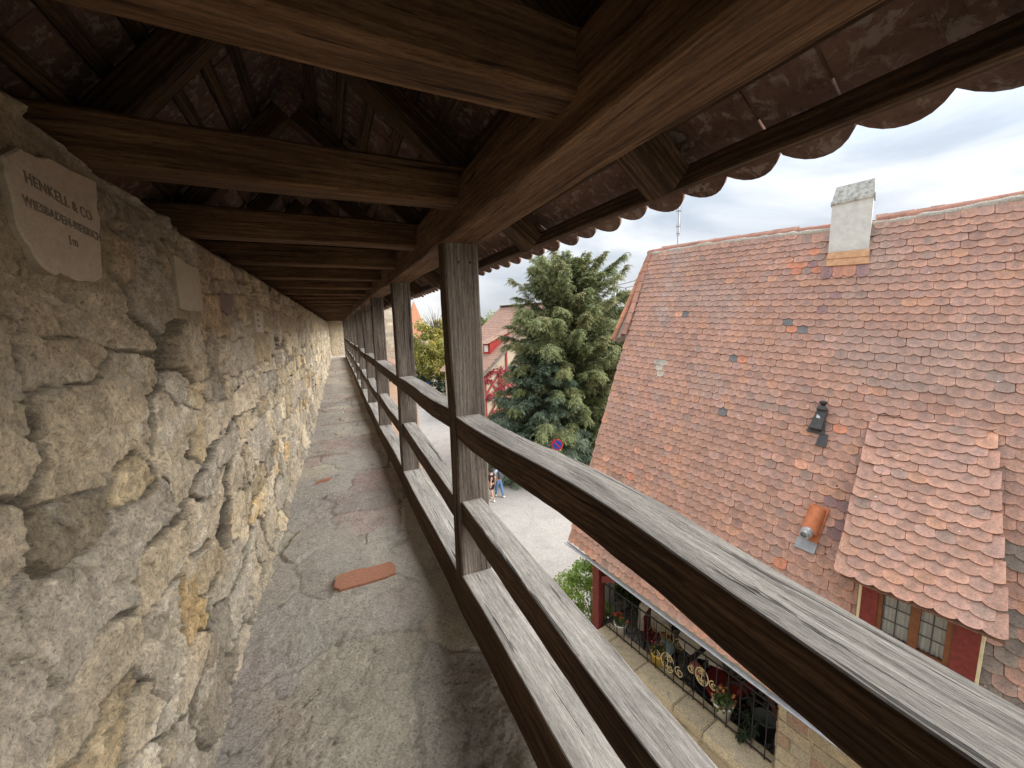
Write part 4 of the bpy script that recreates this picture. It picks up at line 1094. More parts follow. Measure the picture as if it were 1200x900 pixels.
YEW = np.array([(.19,.225,.10), (.225,.25,.11), (.155,.195,.09), (.25,.265,.12), (.175,.205,.10), (.27,.245,.13)])
SPR = np.array([(.115,.16,.115), (.135,.18,.125), (.10,.14,.10), (.155,.20,.135)])
GZ = -7.3
PY = ([0, .08, .2, .35, .5, .65, .8, .9, 1.0], [.24, .37, .42, .41, .37, .31, .225, .14, .03])
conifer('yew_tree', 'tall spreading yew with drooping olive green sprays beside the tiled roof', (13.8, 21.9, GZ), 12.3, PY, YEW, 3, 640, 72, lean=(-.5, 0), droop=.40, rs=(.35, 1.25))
PS = ([0, .1, .3, .5, .7, .9, 1.0], [.40, .46, .42, .33, .22, .09, .02])
conifer('spruce_tree', 'shorter blue green conifer growing in front of the left side of the yew', (10.9, 21.0, GZ), 7.6, PS, SPR, 5, 400, 56, droop=.40, rs=(.32, .8))

GRN = np.array([(.15,.20,.05), (.18,.24,.06), (.12,.17,.045)]); YEL = np.array([(.36,.32,.08), (.42,.36,.10), (.27,.28,.08), (.31,.31,.09)])
DRK = np.array([(.03,.05,.03), (.04,.062,.035), (.025,.042,.028)]); PALE = np.array([(.13,.17,.12), (.16,.19,.14)])
broadleaf('birch_tree', 'light green hanging birch behind the red gabled house', (19.3, 51.5, GZ), 11.5, [(0, 0, 8.0, 2.2, 2.2, 3.4), (-.8, 0, 6.0, 2.2, 2.2, 3.0)], GRN, 21, 9000, .30, 9, None, 'tree', 90, 0, .8)
broadleaf('maple_tree', 'yellow green autumn tree beyond the lane left of the big post', (10.9, 48.6, GZ), 10.5, [(-.9, 0, 6.6, 2.2, 2.2, 3.0), (1.6, 0, 7.2, 1.9, 2.0, 2.8), (.2, 0, 4.4, 3.0, 2.6, 2.2)], YEL, 22, 17000, .32, 14, None, 'tree', 130)
mbt = MB(); rg = np.random.default_rng(8)
for k in range(16):
    a = np.array([11.1, 48.6, GZ+8.2]); e = a + np.array([rg.normal(0, .9), rg.normal(0, .6), rg.uniform(1.6, 3.4)]); mbt.tube([a, (a+e)/2 + rg.normal(0, .15, 3), e], [.05, .03, .01], 5)
keep_world(mbt.build('bare_twigs', M['bark'], None, True), bpy.data.objects['maple_tree'])
broadleaf('dark_shrub', 'rounded dark evergreen hedge bush at the far side of the lane', (10.1, 46.4, GZ), 3.0, [(0, 0, 1.5, 2.3, 1.4, 1.5), (1.6, .2, 1.2, 1.4, 1.2, 1.2), (-1.5, 0, 1.7, 1.2, 1.2, 1.6)], DRK, 23, 8000, .17, 5, None, 'shrub', 60)
broadleaf('pale_shrub', 'grey green bush behind the dark hedge', (9.0, 48.2, GZ), 4.6, [(0, 0, 2.8, 1.2, 1.2, 1.7)], PALE, 24, 3000, .2, 5, None, 'shrub', 26)
BSH = np.array([(.27,.38,.09), (.33,.44,.11), (.20,.30,.07)])
p = TF(6.72, 6.55, GZ); broadleaf('leafy_bush', 'bright lime green bush growing at the corner post of the terrace', tuple(p), 2.8, [(0, .1, 2.35, .60, .6, .75), (-.15, .5, 1.8, .75, .7, .9), (.1, .05, 1.1, .7, .6, .7)], BSH, 25, 11000, .075, 7, None, 'shrub', 60, trunk_r=.04)
p = TF(6.75, 7.7, GZ); broadleaf('flowering_shrub', 'dark green shrub with orange blossoms behind the terrace corner post', tuple(p), 3.0, [(0, 0, 1.9, .6, .6, .8), (.5, .0, 1.6, .5, .5, .6), (-.4, 0, 2.2, .4, .4, .5)], np.array([(.05,.09,.03), (.08,.12,.04), (.10,.14,.06)]), 26, 5000, .085, 7, None, 'shrub', 50, trunk_r=.04)
rg = np.random.default_rng(6); n = 160; q = unit(rg, n)*np.array([.65, .65, .9]); ctr = np.array(TF(6.75, 7.7, GZ+1.9))
o = leaf_mesh('blossoms', ctr + q, unit(rg, n), unit(rg, n), np.full(n, .07), np.full(n, .06), np.tile([.62,.16,.05], (n, 1))*rg.normal(1, .2, (n, 1))); keep_world(o, bpy.data.objects['flowering_shrub'])

# ------------------------------------------------------------------ things on the terrace
GER = np.array([(.07,.12,.035), (.10,.15,.05)])
def flower_pot(label, loc, mat, r, h, fl, seed, group=None, lip=True):
    t = empty('flower_pot', tuple(loc), label, 'flower pot', group)
    c = V(loc); mb = MB(); mb.lathe([(r*.72, 0), (r*.98, h*.9), (r*1.08, h*.9), (r*1.08, h), (r*.92, h), (r*.88, h*.82), (.001, h*.82)], c, 18); keep_world(mb.build('pot', mat, None, True), t)
    rg = np.random.default_rng(seed); n = 110; q = unit(rg, n)*(rg.random((n, 1))**.5)*r*1.15; q[:, 2] = np.abs(q[:, 2])*1.25
    P = np.array(c) + [0, 0, h*.95] + q
    keep_world(leaf_mesh('leaves', P, unit(rg, n)+[0, 0, .3], unit(rg, n)+[0, 0, 1], np.full(n, r*.55), np.full(n, r*.42), GER[rg.integers(2, size=n)]*rg.normal(1, .2, (n, 1))), t)
    if fl is not None:
        n = 26; q = unit(rg, n)*r*1.15; q[:, 2] = np.abs(q[:, 2])*1.4
        keep_world(leaf_mesh('flowers', np.array(c) + [0, 0, h] + q, unit(rg, n), unit(rg, n)+[0, 0, 1], np.full(n, r*.38), np.full(n, r*.36), np.tile(fl, (n, 1))*rg.normal(1, .15, (n, 1))), t)['kind'] = 'stuff'
    return t
flower_pot('white pot of red geraniums near the terrace corner post', TF(5.60, 6.24, -5.30), M['white'], .14, .26, (.62,.05,.045), 1)
flower_pot('yellow pot of pink geraniums on the coping halfway along the iron railing', TF(4.60, 6.24, -5.30), M['yellow'], .14, .27, (.50,.12,.13), 2)
flower_pot('white pot of trailing plants at the house end of the iron railing', TF(3.26, 6.24, -5.30), M['white'], .16, .30, (.55,.25,.12), 3)
flower_pot('terracotta pot of red flowers at the back corner of the terrace', TF(5.85, 8.2, -5.6), M['terracotta'], .16, .28, (.5,.04,.04), 4)
p = TF(2.85, 6.24, -5.30); broadleaf('potted_fern', 'low dark bushy plant on the coping beside the stone house wall', tuple(p), .4, [(0, 0, .16, .24, .14, .15)], DRK, 31, 700, .07, 4, None, 'plant', 14, trunk_r=.01)

def scroll(cx, cz, r, turns, sgn, n=26):
    return [(cx + sgn*(r*(1-i/n*.8))*math.cos(turns*2*math.pi*i/n + math.pi/2), cz + (r*(1-i/n*.8))*math.sin(turns*2*math.pi*i/n + math.pi/2)) for i in range(n+1)]
ivory = flat_mat('ivory_iron', (.60,.50,.28), .5, .1, 20)
def ornament(label, u, hh, z, s):
    t = empty('scroll_ornament', tuple(TF(u, hh, z)), label, 'iron ornament', 'ivory iron scrolls on the terrace')
    mb = MB(); W = lambda a, b: TF(u+a*s, hh, z+b*s)
    mb.tube([W(.15*math.cos(a), .20*math.sin(a)) for a in np.linspace(0, 2*math.pi, 25)[:-1]], .011, 6, closed=True)
    keep_world(mb.build('oval', ivory, None), t)
    mb = MB()
    for sg in (-1, 1):
        for sz in (-1, 1): mb.tube([W(a, b) for a, b in scroll(sg*.05, sz*.09, .06, 1.2, sg*sz)], .008, 5)
    mb.tube([W(0, -.2), W(0, .2)], .008, 5); keep_world(mb.build('inner_scroll', ivory, None), t)
    for sg in (-1, 1):
        mb = MB(); mb.tube([W(a, b) for a, b in scroll(sg*.27, -.02, .11, 1.5, sg)], .010, 6); keep_world(mb.build('side_scroll', ivory, None), t)
    return t
ornament('larger ivory wrought iron scroll standing behind the blue cushion', 4.92, 6.95, -5.22, 1.15)
ornament('ivory wrought iron scroll fixed to the railing beside the yellow pot', 4.30, 6.13, -4.98, .95)
ornament('ivory wrought iron scroll fixed to the railing above the white pot of trailing plants', 3.60, 6.13, -4.72, .8)

crim = flat_mat('dark_red_paint', (.17,.018,.024), .6, .3, 14)
def garden_chair(label, u, hh, rot, mat):
    t = empty('garden_chair', tuple(TF(u, hh, -5.9)), label, 'chair'); q = Matrix.Rotation(rot, 3, 'Z')
    X = lambda x, y, z: V(TF(u, hh, -5.9)) + q @ V((x, y, z))
    mb = MB()
    for k in range(5): mb.box((-.22, -.22+k*.092, .43), (.22, -.15+k*.092, .455), 0, (1,1,1), X)
    keep_world(mb.build('seat', mat, None), t)
    mb = MB()
    for k in range(5): mb.box((-.20+k*.085, .22, .47), (-.14+k*.085, .245, .92), 0, (1,1,1), X)
    mb.box((-.23, .215, .90), (.23, .25, .96), 0, (1,1,1), X); keep_world(mb.build('backrest', mat, None), t)
    for sx in (-1, 1):
        for sy in (-1, 1): mb = MB(); mb.tube([X(sx*.2, sy*.2, .44), X(sx*.23, sy*.24, 0)], .016, 6); keep_world(mb.build('leg', M['iron'], None), t)
    return t
garden_chair('dark red slatted garden chair beside the white cloth', 5.18, 6.98, .5, crim)
t = empty('garden_table', tuple(TF(4.36, 7.30, -5.9)), 'round white garden table behind the carriage', 'table'); c = V(TF(4.36, 7.30, -5.9))
mb = MB(); mb.lathe([(.001, .70), (.42, .70), (.43, .715), (.42, .73), (.001, .73)], c, 28); keep_world(mb.build('table_top', M['white'], None), t)
mb = MB(); mb.lathe([(.22, 0), (.2, .03), (.035, .05), (.03, .70)], c, 14); keep_world(mb.build('pedestal', M['iron'], None), t)
# table under a white cloth
t = empty('cloth_table', tuple(TF(5.55, 7.55, -5.9)), 'small table covered by a long white cloth', 'table')
mb = MB()
for sx in (-1, 1):
    for sy in (-1, 1): mb.box((5.55+sx*.28-.02, 7.55+sy*.33-.02, -5.9), (5.55+sx*.28+.02, 7.55+sy*.33+.02, -5.2), 0, (1,1,1), tfr)
keep_world(mb.build('leg', M['frame'], None), t)
vs = []; f = []; n = 64
for j, (s, z) in enumerate(((0, -5.15), (.7, -5.15), (1.0, -5.155), (1.04, -5.2), (1.08, -5.45), (1.14, -5.72))):
    for i in range(n):
        a = 2*math.pi*i/n; ca, sa = math.cos(a), math.sin(a); k = 1/max(abs(ca), abs(sa)); k = .35*k + .65*min(k, 1.2)
        w = 1 + (.05*math.sin(i*1.1) + .03*math.sin(i*2.7))*(max(0, j-2)/3)
        vs.append(TF(5.55 + .34*s*k*ca*w, 7.55 + .40*s*k*sa*w, z))
for j in range(5):
    for i in range(n): f.append((j*n+i, j*n+(i+1) % n, (j+1)*n+(i+1) % n, (j+1)*n+i))
mb = MB(); mb.add(vs, f); o = mb.build('tablecloth', M['white'], None, True); tag(o, 'white cloth draped over the small table at the terrace corner', 'tablecloth')
def cushion(label, u, hh, z, w, d, h, mats, rot=0, tilt=.3, cat='cushion', name='cushion', stripes=None):
    vs = []; f = []; N = 12; c = V(TF(u, hh, z)); q = Matrix.Rotation(rot, 3, 'Z') @ Matrix.Rotation(tilt, 3, 'X'); mi = []
    for s in (1, -1):
        for i in range(N+1):
            for j in range(N+1):
                a = i/N*2-1; b = j/N*2-1; e = ((1-a*a)*(1-b*b))**.45; vs.append(c + q @ V((a*w/2*(1-.06*(1-b*b)), b*d/2*(1-.06*(1-a*a)), s*h/2*e)))
    for s in range(2):
        for i in range(N):
            for j in range(N):
                o = s*(N+1)**2; ff = (o+i*(N+1)+j, o+(i+1)*(N+1)+j, o+(i+1)*(N+1)+j+1, o+i*(N+1)+j+1); f.append(ff if s == 0 else ff[::-1]); mi.append((i*len(mats)//N) if stripes else 0)
    me = mesh_np(name, vs, f, mi, None, True); bm = bmesh.new(); bm.from_mesh(me); bmesh.ops.remove_doubles(bm, verts=bm.verts, dist=.0005); bm.to_mesh(me); bm.free()
    return tag(link(name, me, None, mats), label, cat)
blue = flat_mat('pale_blue_cloth', (.30,.45,.52), .9, .15, 20); gold = flat_mat('gold_cloth', (.72,.48,.05), .9, .1, 20); scar = flat_mat('scarlet_cloth', (.42,.03,.03), .9, .1, 20); pink = flat_mat('salmon_cloth', (.52,.20,.18), .9, .2, 20)
cushion('pale blue cushion lying between the two ivory scrolls', 4.82, 6.80, -5.38, .38, .34, .13, [blue], .4, .2)
# stool that carries the blue cushion
t = empty('stool', tuple(TF(4.82, 6.80, -5.9)), 'low black stool under the pale blue cushion', 'stool'); mb = MB(); mb.box((4.62, 6.62, -5.50), (5.02, 6.98, -5.455), 0, (1,1,1), tfr); keep_world(mb.build('seat', M['iron'], None), t)
for sx in (-1, 1):
    for sy in (-1, 1): mb = MB(); mb.tube([TF(4.82+sx*.17, 6.8+sy*.15, -5.5), TF(4.82+sx*.17, 6.8+sy*.15, -5.9)], .016, 6); keep_world(mb.build('leg', M['iron'], None), t)
garden_chair('dark chair at the back with a striped red and gold cushion', 5.15, 7.75, -.6, M['iron'])
cushion('striped cushion in black, red and gold on the back chair', 5.15, 7.82, -5.26, .42, .38, .12, [M['iron'], scar, gold], .6, 1.0, stripes=True)
# old carriage
cr = empty('carriage', tuple(TF(3.62, 6.88, -5.9)), 'old black carriage with a dark red buttoned seat and spoked wheels', 'carriage')
cu, chh, cz = 3.62, 6.88, -5.9
W = lambda x, y, z: TF(cu + x*1.15, chh + y*1.15, cz + z*1.15)     # x along the terrace, toward the corner post
vs = []; f = []; K = 18; J = 7
for j in range(J):
    y = -.30 + .60*j/(J-1)
    for i in range(K):
        a = math.radians(-15 + 150*i/(K-1)); r = .36 + .03*math.cos(6*a)*math.cos(10*y)
        vs.append(W(-.02 + r*math.cos(a+math.radians(180))*1.15, y, .80 - r*math.sin(a)*1.0 + .0))
for j in range(J-1):
    for i in range(K-1): f.append((j*K+i, j*K+i+1, (j+1)*K+i+1, (j+1)*K+i))
mb = MB(); mb.add(vs, f); o = mb.build('seat', crim, None, True)
sm = o.modifiers.new('thick', 'SOLIDIFY'); sm.thickness = .05; keep_world(o, cr)
mb = MB(); mb.tube([W(.38, y, .86) for y in np.linspace(-.34, .34, 5)], .045, 8); mb.tube([W(.42*math.cos(a), -.36, .80 - .40*math.sin(a)) for a in np.linspace(-.2, math.pi, 16)], .028, 7); mb.tube([W(.42*math.cos(a), .36, .80 - .40*math.sin(a)) for a in np.linspace(-.2, math.pi, 16)], .028, 7)
mb.box((-.30, -.30, .34), (.36, .30, .42), 0, (1,1,1), lambda x, y, z: W(x, y, z)); keep_world(mb.build('body', M['iron'], None), cr)
mb = MB()
for y in (-.33, .33): mb.tube([W(-.42, y, .78), W(-.60, y, .98), W(-.80, y, 1.0)], .022, 7)
mb.tube([W(-.80, -.34, 1.0), W(-.80, .34, 1.0)], .026, 8); mb.tube([W(-.44 + .20*math.cos(a), -.36, .80 + .26*math.sin(a)) for a in np.linspace(0, 2*math.pi, 21)[:-1]], .02, 6, closed=True); keep_world(mb.build('hood_frame', M['iron'], None), cr)
for (x, y, r) in ((-.42, -.36, .33), (-.42, .36, .33), (.36, -.34, .22), (.36, .34, .22)):
    mb = MB(); mb.tube([W(x + r*math.cos(a), y, r + .01 + r*.96*math.sin(a)) for a in np.linspace(0, 2*math.pi, 29)[:-1]], .022, 8, closed=True); w = mb.build('wheel', M['iron'], None); keep_world(w, cr)
    mb = MB()
    for k in range(10): a = k*math.pi/5; mb.tube([W(x, y, r+.01), W(x + r*math.cos(a), y, r + .01 + r*.96*math.sin(a))], .009, 5)
    mb.lathe([(.05, -.05), (.05, .05)], W(x, y, r+.01), 10, 0, (1,1,1), hf); keep_world(mb.build('spokes', M['iron'], None), w)
mb = MB(); mb.tube([W(-.42, -.36, .34), W(-.42, .36, .34)], .018, 6); mb.tube([W(.36, -.34, .23), W(.36, .34, .23)], .018, 6); keep_world(mb.build('axle', M['iron'], None), cr)
cushion('salmon pink cushion leaning on the front of the carriage seat', 4.04, 6.66, -5.18, .30, .26, .12, [pink], .3, .5)
cushion('white cushion lying in the dark red carriage seat', 3.86, 7.0, -5.05, .36, .30, .10, [M['white']], .9, .3)
# bucket, round black stool seat
t = empty('bucket', tuple(TF(2.92, 7.05, -5.9)), 'pale blue grey bucket standing by the stone house wall', 'bucket'); c = V(TF(2.92, 7.05, -5.9)); bl = flat_mat('blue_grey_enamel', (.36,.45,.50), .5, .1, 12)
mb = MB(); mb.lathe([(.14, 0), (.19, .38), (.20, .38), (.20, .40), (.18, .40), (.13, .02), (.001, .02)], c, 20); keep_world(mb.build('pail', bl, None, True), t)
mb = MB(); mb.tube([c + uf*.195*math.cos(a) + V((0, 0, .38 + .16*math.sin(a))) for a in np.linspace(0, math.pi, 14)], .006, 5); keep_world(mb.build('handle', M['iron'], None), t)
t = empty('bar_stool', tuple(TF(3.42, 7.62, -5.9)), 'round black seat on a stand at the back of the terrace', 'stool'); c = V(TF(3.42, 7.62, -5.9))
mb = MB(); mb.lathe([(.001, .60), (.17, .60), (.19, .63), (.18, .66), (.001, .67)], c, 22); keep_world(mb.build('seat', M['iron'], None, True), t)
for k in range(3): a = k*2.094; mb = MB(); mb.tube([c+V((.06*math.cos(a), .06*math.sin(a), .6)), c+V((.2*math.cos(a), .2*math.sin(a), 0))], .014, 6); keep_world(mb.build('leg', M['iron'], None), t)
# ------------------------------------------------------------------ ground, lane, far things
t = NT('packed_earth', .95); co = t.coords(); t.color(t.ramp(t.noise(co, .5, 8, .65), [(.35, (.16,.15,.10)), (.55, (.22,.20,.15)), (.7, (.11,.14,.06))])); earth = t.m
S_ = 900; nn_ = 40; xs = np.linspace(-S_, S_, nn_); A, B = np.meshgrid(xs, xs + 300)
P = np.stack([A, B, np.full(A.shape, GZ-.02)], -1).reshape(-1, 3)
tag(link('ground', mesh_np('ground', P, grid_faces(nn_, nn_)), None, [earth]), 'bare earth ground around the town', None, None, 'structure')
t = NT('lane_paving', .9, .2); co = t.coords()
n1 = t.noise(co, 1.2, 8, .65); n2 = t.noise(co, 55, 4, .6); n3 = t.noise(co, 12, 6, .6)
c = t.ramp(n1, [(.3, (.30,.28,.265)), (.55, (.36,.34,.32)), (.75, (.33,.30,.275))])
c = t.mix(.6, c, t.ramp(n2, [(.35, (.62,.61,.6)), (.5, (1,1,1)), (.65, (1.25,1.24,1.22))]), 'MULTIPLY'); c = t.mix(.4, c, t.ramp(n3, [(.3, (.75,.75,.75)), (.7, (1.2,1.2,1.2))]), 'MULTIPLY')
wv = t.noise(co, .35, 3, .5, 1.2); ln_ = t.math('ABSOLUTE', t.math('SUBTRACT', wv, .5), 0.0); c = t.mix(t.rampf(ln_, .003, .001, 0, .3), c, (.15,.145,.14)); ve = t.vor(co, 5.5, 'DISTANCE_TO_EDGE'); c = t.mix(t.rampf(ve, .05, .02, 0, .28), c, (.19,.18,.17))
t.color(c); t.bump(n2, .5, .01); lane = t.m
def sheet(name, pts, z, mat, label, th=0):
    mb = MB(); mb.add([(x, y, z) for x, y in pts], [tuple(range(len(pts)))]); o = mb.build(name, mat); 
    for p in o.data.polygons: 
        if p.normal.z < 0: p.flip()
    tag(o, label, None, None, 'structure'); return o
sheet('lane', [(.76, -12), (5.0, -12), (5.6, 6.0), (9.5, 13), (11.5, 17.0), (11.2, 22.0), (9.2, 30), (8.9, 44.8), (16, 44), (30, 44), (30, 47), (5.2, 47), (5.2, 30), (.76, 30)], GZ, lane, 'pale stone paved lane below the wall')
# kerb / low garden wall before the conifers
gwall = empty('garden_wall', (13.5, 17.6, GZ), 'low weathered stone garden wall with gate pillar below the conifers', 'wall')
block_wall('wall_face', (11.7, 18.9, GZ), (17.5, 15.6, GZ), GZ-.1, GZ+.55, (-.49, -.87, 0), .35, gwall, (.14, .22), (.3, .6), [(.22,.22,.17), (.26,.25,.19), (.20,.20,.17)], 9)
mb = MB(); mb.box((11.25, 18.75, GZ-.1), (11.65, 19.15, GZ+1.35), 0, (.30,.30,.26)); mb.add([(11.2, 18.7, GZ+1.35), (11.7, 18.7, GZ+1.35), (11.7, 19.2, GZ+1.35), (11.2, 19.2, GZ+1.35), (11.45, 18.95, GZ+1.55)], [(0,1,4), (1,2,4), (2,3,4), (3,0,4), (3,2,1,0)], 0, (.32,.32,.28)); keep_world(mb.build('gate_pillar', M['ashlar'], None, cols=True), gwall)
sheet('garden_ground', [(11.2, 22), (11.5, 19), (17.4, 15.7), (30, 20), (28, 40), (10, 40), (9.4, 30)], GZ+.02, flat_mat('leaf_litter', (.07,.075,.035), .95, .4, 1.5, .4), 'shaded garden ground under the conifers')

# traffic signs
def disc(c, r, n, out, th=.012):
    mb = MB(); mb.lathe([(r, -th/2), (r, th/2)], c, 28, 0, (1,1,1), out); return mb
sgn = empty('traffic_sign', (9.12, 15.95, GZ), 'round blue no stopping sign with red rim on a grey pole', 'sign'); c = V((9.12, 15.95, -4.06)); out = (V((0, 0, -5)) - c); out.z = 0; out.normalize(); sd = V((0, 0, 1)).cross(out)
redp = flat_mat('sign_red', (.55,.02,.03), .5, .05, 5); blup = flat_mat('sign_blue', (.015,.07,.36), .5, .05, 5)
mb = MB(); mb.tube([V((c.x, c.y, GZ)) - out*.03, V((c.x, c.y, -3.80)) - out*.03], .03, 8); keep_world(mb.build('pole', M['zinc'], None), sgn)
keep_world(disc(c, .27, 28, out).build('sign_rim', redp, None), sgn); keep_world(disc(c+out*.008, .212, 28, out).build('sign_face', blup, None), sgn)
d = (sd*-.7 + V((0, 0, .7))).normalized(); e = d.cross(out)
mb = MB(); q = [c + d*.225 + e*.028, c + d*.225 - e*.028, c - d*.225 - e*.028, c - d*.225 + e*.028]; mb.prism([p + out*.012 for p in q], out*.006); keep_world(mb.build('slash_bar', redp, None), sgn)
s2_ = empty('parking_sign', (8.87, 45.0, GZ), 'small blue rectangular sign in front of the dark hedge', 'sign')
mb = MB(); mb.box((8.45, 44.97, -5.25), (9.27, 45.0, -4.65)); keep_world(mb.build('sign_face', blup, None), s2_)
mb = MB(); mb.box((8.68, 44.955, -5.05), (9.04, 44.969, -4.98)); mb.box((8.80, 44.955, -4.98), (8.92, 44.969, -4.82)); keep_world(mb.build('sign_symbol', M['white'], None), s2_)
mb = MB(); mb.tube([(8.86, 45.05, GZ), (8.86, 45.05, -4.65)], .035, 8); keep_world(mb.build('pole', M['zinc'], None), s2_)

# red gabled house behind the conifers
rh = empty('gabled_house', (15.5, 37, GZ), 'house with red timbering, pink tile roof and red dormer beyond the conifers', 'house')
GA, GB, GC = V((11.75, 34.3, -2.7)), V((18.9, 35.6, 3.35)), V((25.6, 37.0, -2.7))          # eave, ridge, eave of the near gable
bd = V((-2.35, 6.4, 0)).normalized()*6.2                                                  # ridge direction
gpl = flat_mat('peach_plaster', (.52,.42,.32), .95, .12, 2)
mb = MB(); q = [GA + V((.2, .05, -.15)), GB + V((0, .05, -.2)), GC + V((-.2, .05, -.15)), V((25.4, 37.0, GZ)), V((11.95, 34.35, GZ))]
mb.prism(q, bd*.97); keep_world(mb.build('wall', gpl, None), rh)
def slope_tiles(E0, E1, R0, R1, nm, seed, parent, w=.30, ex=.26, dark=.95):
    Uv = (E1-E0); Lu = Uv.length; Uv.normalize(); up = R0-E0; up = up - Uv*up.dot(Uv); Lv = up.length; up.normalize(); N = Uv.cross(up); N = N if N.z > 0 else -N
    sh_ = (R0-E0).dot(Uv)/Lv
    ups = up + Uv*sh_
    sp = []; v = -.1; r = 0
    while v < Lv-.05: sp += [(u + (w/2 if r % 2 else 0), v) for u in np.arange(0, Lu, w)]; v += ex; r += 1
    rng = np.random.default_rng(seed)
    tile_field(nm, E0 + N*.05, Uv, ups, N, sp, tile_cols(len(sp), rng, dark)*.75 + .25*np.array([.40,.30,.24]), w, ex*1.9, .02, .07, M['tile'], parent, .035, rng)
    mb = MB(); mb.prism([E0, E1, R1, R0], N*.03, 0, (.2,.11,.08)); keep_world(mb.build('roof_boarding', M['tile'], None, cols=True), parent)
ov = (GA-GB).normalized()*.5; fo = -bd.normalized()*.35
slope_tiles(GA+ov*.6+fo, GA+ov*.6+bd, GB+fo, GB+bd, 'roof_tiles', 41, rh)
ov2 = (GC-GB).normalized()*.5
slope_tiles(GC+ov2*.6+fo, GC+ov2*.6+bd, GB+fo, GB+bd, 'roof_tiles', 42, rh)
mb = MB()
o_ = V((-.25, -1, 0)).normalized()*.06
for a, b in ((.12, .88),): pass
def gp(s, z): # point on gable face
    p = GA.lerp(GC, s); return V((p.x, p.y, z)) + V((.19, -1, 0)).normalized()*.02
def bar(mb, a, b, w):
    a = V(a); b = V(b); d = (b-a).normalized(); n = V((.19, -1, 0)).normalized(); s = d.cross(n)*w/2
    mb.prism([a+s, b+s, b-s, a-s], n*.05)
tim = MB()
for z in (-2.75, -4.9): bar(tim, gp(.02, z), gp(.98, z), .26)
for s in (.03, .14, .25, .36, .47, .58, .7): bar(tim, gp(s, GZ+.1), gp(s, -2.8), .2)
for s0, s1 in ((.03, .14), (.25, .36), (.14, .25)):
    bar(tim, gp(s0, -4.8), gp(s1, -2.9), .18); bar(tim, gp(s0, -2.9), gp(s1, -4.8), .18); bar(tim, gp(s0, -7.1), gp(s1, -5.1), .18)
for s, z in ((.2, -.2), (.3, 1.0)): bar(tim, gp(s, -2.7), gp(s, z-.3), .2)
bar(tim, gp(.17, -.6), gp(.8, -.6), .22)
redt = flat_mat('red_timber', (.27,.05,.045), .7, .15, 4); keep_world(tim.build('timbering', redt, None), rh)
vg = MB(); vg.prism([GA+fo+ov*.6+V((0,0,-.02)), GB+fo+V((0,0,-.02)), GB+fo+V((0,0,-.34)), GA+fo+ov*.6+V((0,0,-.34))], fo.normalized()*.05); keep_world(vg.build('verge_board', flat_mat('grey_board', (.20,.17,.15), .9, .2, 5), None), rh)
# shed dormer on the lane side slope
sl = lambda s, t: (GA + bd*s).lerp(GB + bd*s, t)
mb = MB(); dn_ = V((-.95, -.1, .0))
b0, b1 = sl(.14, .24), sl(.30, .24); t0, t1 = sl(.14, .62), sl(.30, .62)
f0, f1 = b0 + V((0, 0, 1.15)), b1 + V((0, 0, 1.15))
mb.add([b0, b1, f1, f0, t0, t1], [(0,1,2,3), (0,3,4), (1,5,2)]); keep_world(mb.build('dormer', redp if False else flat_mat('red_cladding', (.40,.05,.045), .8, .12, 3), None), rh); dm = bpy.data.objects['dormer.001'] if 'dormer.001' in bpy.data.objects else None
slope_tiles(f0 + (f0-t0).normalized()*.3 + V((0,0,.03)), f1 + (f1-t1).normalized()*.3 + V((0,0,.03)), t0, t1, 'dormer_roof', 43, rh)
mb = MB(); w0 = b0.lerp(b1, .25) + V((-.03, -.02, .35)); w1 = b0.lerp(b1, .75) + V((-.03, -.02, .35)); mb.prism([w0, w1, w1+V((0,0,.6)), w0+V((0,0,.6))], V((-.05, 0, 0))); keep_world(mb.build('window', M['white'], None), rh)
# ivy-red creeper on the gable
rg = np.random.default_rng(2); n = 2600; s = rg.beta(1.2, 3.2, n)*.33; z = -2.2 - rg.random(n)**.8*4.4; ok = fbm(s*30, z*1.8, 1, 4, 3) > .06; s = s[ok]; z = z[ok]
P = np.array([gp(a, b) for a, b in zip(s, z)]) + np.array([.019, -.1, 0]); n = len(P)
cv = leaf_mesh('climbing_vine', P, unit(rg, n) + [0, -.3, -.6], unit(rg, n)*.5 + [.2, -1, .2], np.full(n, .20), np.full(n, .15), np.clip(np.tile([.38,.07,.085], (n, 1))*rg.normal(1, .25, (n, 1)), .01, 1)); tag(cv, 'red autumn creeper spreading over the peach gable wall', 'creeper')

# stone gate tower and its neighbour
tow = empty('stone_tower', (3.6, 33, GZ), 'square tower of coursed pale sandstone at the end of the walkway', 'tower')
TP = [(.47,.41,.32), (.42,.37,.30), (.50,.45,.36), (.38,.33,.27), (.45,.37,.28)]
block_wall('tower_wall', (1.6, 31.5, GZ), (5.05, 31.5, GZ), GZ, 6.4, (0, -1, 0), 3.4, tow, (.22, .34), (.3, .8), TP, 12)
block_wall('tower_wall', (5.05, 31.5, GZ), (5.05, 34.9, GZ), GZ, 6.4, (1, 0, 0), .2, tow, (.22, .34), (.3, .8), TP, 13)
mb = MB(); mb.add([(1.3, 31.2, 6.4), (5.35, 31.2, 6.4), (5.35, 35.2, 6.4), (1.3, 35.2, 6.4), (3.3, 33.2, 10.2)], [(0,1,4), (1,2,4), (2,3,4), (3,0,4), (3,2,1,0)], 0, (.36,.18,.13)); keep_world(mb.build('tower_roof', M['tile'], None, cols=True), tow)
cone = empty('pointed_roof_house', (10.9, 60, GZ), 'distant house with a steep orange pointed roof behind the yellow tree', 'house')
